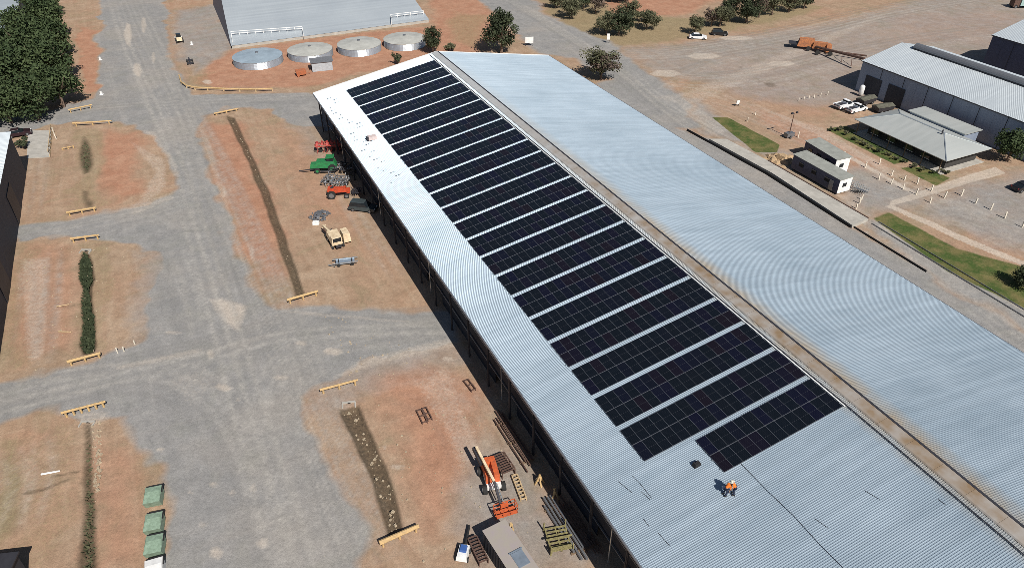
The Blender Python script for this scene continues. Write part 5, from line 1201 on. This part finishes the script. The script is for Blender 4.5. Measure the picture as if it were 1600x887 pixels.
# ------------------------------------------------------------------ people: one continuous skinned body each, clothes as children
def skinned(name, verts, edges, rad, m_, parent, root=0, sub=1):
    me = bpy.data.meshes.new(name); me.from_pydata(verts, edges, []); o = bpy.data.objects.new(name, me); col.objects.link(o)
    sk = o.modifiers.new('s', 'SKIN'); sd = o.modifiers.new('d', 'SUBSURF'); sd.levels = sub; sd.render_levels = sub
    for i, r in enumerate(rad): me.skin_vertices[0].data[i].radius = (r, r); me.skin_vertices[0].data[i].use_root = (i == root)
    dg = bpy.context.evaluated_depsgraph_get(); nm = bpy.data.meshes.new_from_object(o.evaluated_get(dg)); col.objects.unlink(o); bpy.data.objects.remove(o)
    nm.materials.clear(); nm.materials.append(m_); nm.polygons.foreach_set('use_smooth', [True] * len(nm.polygons))
    return link(name, nm, parent)
def person(label, P, rz, bend, arm):
    t = thing('person', label, 'person', P, rz, 'workers on the hall roof')
    c, s = math.cos(bend), math.sin(bend)
    def up(x, z): return (x * c + (z - .95) * s, .95 + (z - .95) * c - x * s)
    J = {}
    J['pel'] = (0, 0, .95)
    for k, z in (('wai', 1.1), ('che', 1.32), ('neck', 1.5), ('chin', 1.58), ('head', 1.68), ('top', 1.78)): x_, z_ = up(0, z); J[k] = (x_, 0, z_)
    for sd, sy in (('l', 1), ('r', -1)):
        J['hip' + sd] = (0, .1 * sy, .9); kx_ = .12 + .25 * arm; J['kn' + sd] = (kx_ * .6, .14 * sy, .5); J['an' + sd] = (-.03, .15 * sy, .09); J['toe' + sd] = (.15, .17 * sy, .05)
        x_, z_ = up(0, 1.43); J['sh' + sd] = (x_, .19 * sy, z_); x_, z_ = up(.08 + .12 * arm, 1.17); J['el' + sd] = (x_, .26 * sy, z_); x_, z_ = up(.25 + .15 * arm, .98); J['wr' + sd] = (x_ + .04, .22 * sy, z_ - .02)
        x_, z_ = up(.31 + .15 * arm, .92); J['pa' + sd] = (x_ + .04, .21 * sy, z_ - .02)
        px_, _, pz = J['pa' + sd]
        for f in range(4): J[f'f{f}{sd}'] = (px_ + .05 + .008 * f * (3 - f), (.21 + .022 * (f - 1.5)) * sy, pz - .05 - .01 * (f % 2))
        J['th' + sd] = (px_ + .01, (.21 - .055) * sy, pz - .03)
    R_ = dict(pel=.13, wai=.12, che=.15, neck=.06, chin=.065, head=.095, top=.07, hip=.095, kn=.06, an=.042, toe=.04, sh=.07, el=.046, wr=.032, pa=.035, th=.011)
    E = [('pel', 'wai'), ('wai', 'che'), ('che', 'neck'), ('neck', 'chin'), ('chin', 'head'), ('head', 'top')]
    for sd in 'lr': E += [('pel', 'hip' + sd), ('hip' + sd, 'kn' + sd), ('kn' + sd, 'an' + sd), ('an' + sd, 'toe' + sd), ('che', 'sh' + sd), ('sh' + sd, 'el' + sd), ('el' + sd, 'wr' + sd), ('wr' + sd, 'pa' + sd), ('pa' + sd, 'th' + sd)] + [('pa' + sd, f'f{f}{sd}') for f in range(4)]
    ks = list(J); rad = [R_.get(k, R_.get(k[:-1], .01)) for k in ks]
    body = skinned('body', [J[k] for k in ks], [(ks.index(a), ks.index(b)) for a, b in E], rad, m_skin, t)
    def sub(keys, ed, grow, m_, nm):
        kk = list(keys); skinned(nm, [J[k] for k in kk], [(kk.index(a), kk.index(b)) for a, b in ed], [R_.get(k, R_.get(k[:-1], .01)) * 1.0 + grow for k in kk], m_, t)
    sub(['pel', 'wai', 'che', 'shl', 'shr', 'ell', 'elr'], [('pel', 'wai'), ('wai', 'che'), ('che', 'shl'), ('che', 'shr'), ('shl', 'ell'), ('shr', 'elr')], .03, m_hivis, 'shirt')
    sub(['pel', 'hipl', 'hipr', 'knl', 'knr', 'anl', 'anr'], [('pel', 'hipl'), ('pel', 'hipr'), ('hipl', 'knl'), ('hipr', 'knr'), ('knl', 'anl'), ('knr', 'anr')], .026, m_trous, 'trousers')
    hx, _, hz = J['head']; hd = Vector((J['top'][0] - hx, 0, J['top'][2] - hz)).normalized(); fw = Vector((hd.z, 0, -hd.x))
    mb = MB(); cH = Vector((hx, 0, hz)); mb.tube(cH + hd * .05, cH + hd * .075, .21, .19, n=16); mb.tube(cH + hd * .07, cH + hd * .17, .125, .085, n=14); mb.build('hat', m_hat, t)
    mb = MB(); mb.box(cH + fw * .115 - hd * .01, (.04, .03, .05)); mb.build('nose', m_skin, body)
    mb = MB()
    for sy in (-1, 1): mb.box(cH + fw * .1 + Vector((0, sy * .036, 0)) + hd * .015, (.02, .025, .014))
    mb.build('eye', m_black, body)
    mb = MB(); mb.box(cH + fw * .1 - hd * .06, (.02, .05, .012)); mb.build('mouth', m_rust, body)
    mb = MB()
    for sy in (-1, 1): mb.box(cH + Vector((0, sy * .1, 0)), (.04, .02, .06))
    mb.build('ear', m_skin, body)
    for sd in 'lr':
        a = Vector(J['an' + sd]); mb = MB(); mb.box((a.x + .06, a.y, .055), (.3, .11, .11), top=.8); mb.build('boot', m_black, t)
_, _, P = roofpt(1131, 773); person('worker in orange hi-vis bending over, the left one of the two on the roof', P + Vector((0, 0, .03)), R(20), R(55), .8)
_, _, P = roofpt(1146, 772); person('worker in orange hi-vis standing, the right one of the two on the roof', P + Vector((0, 0, .03)), R(170), R(30), .3)
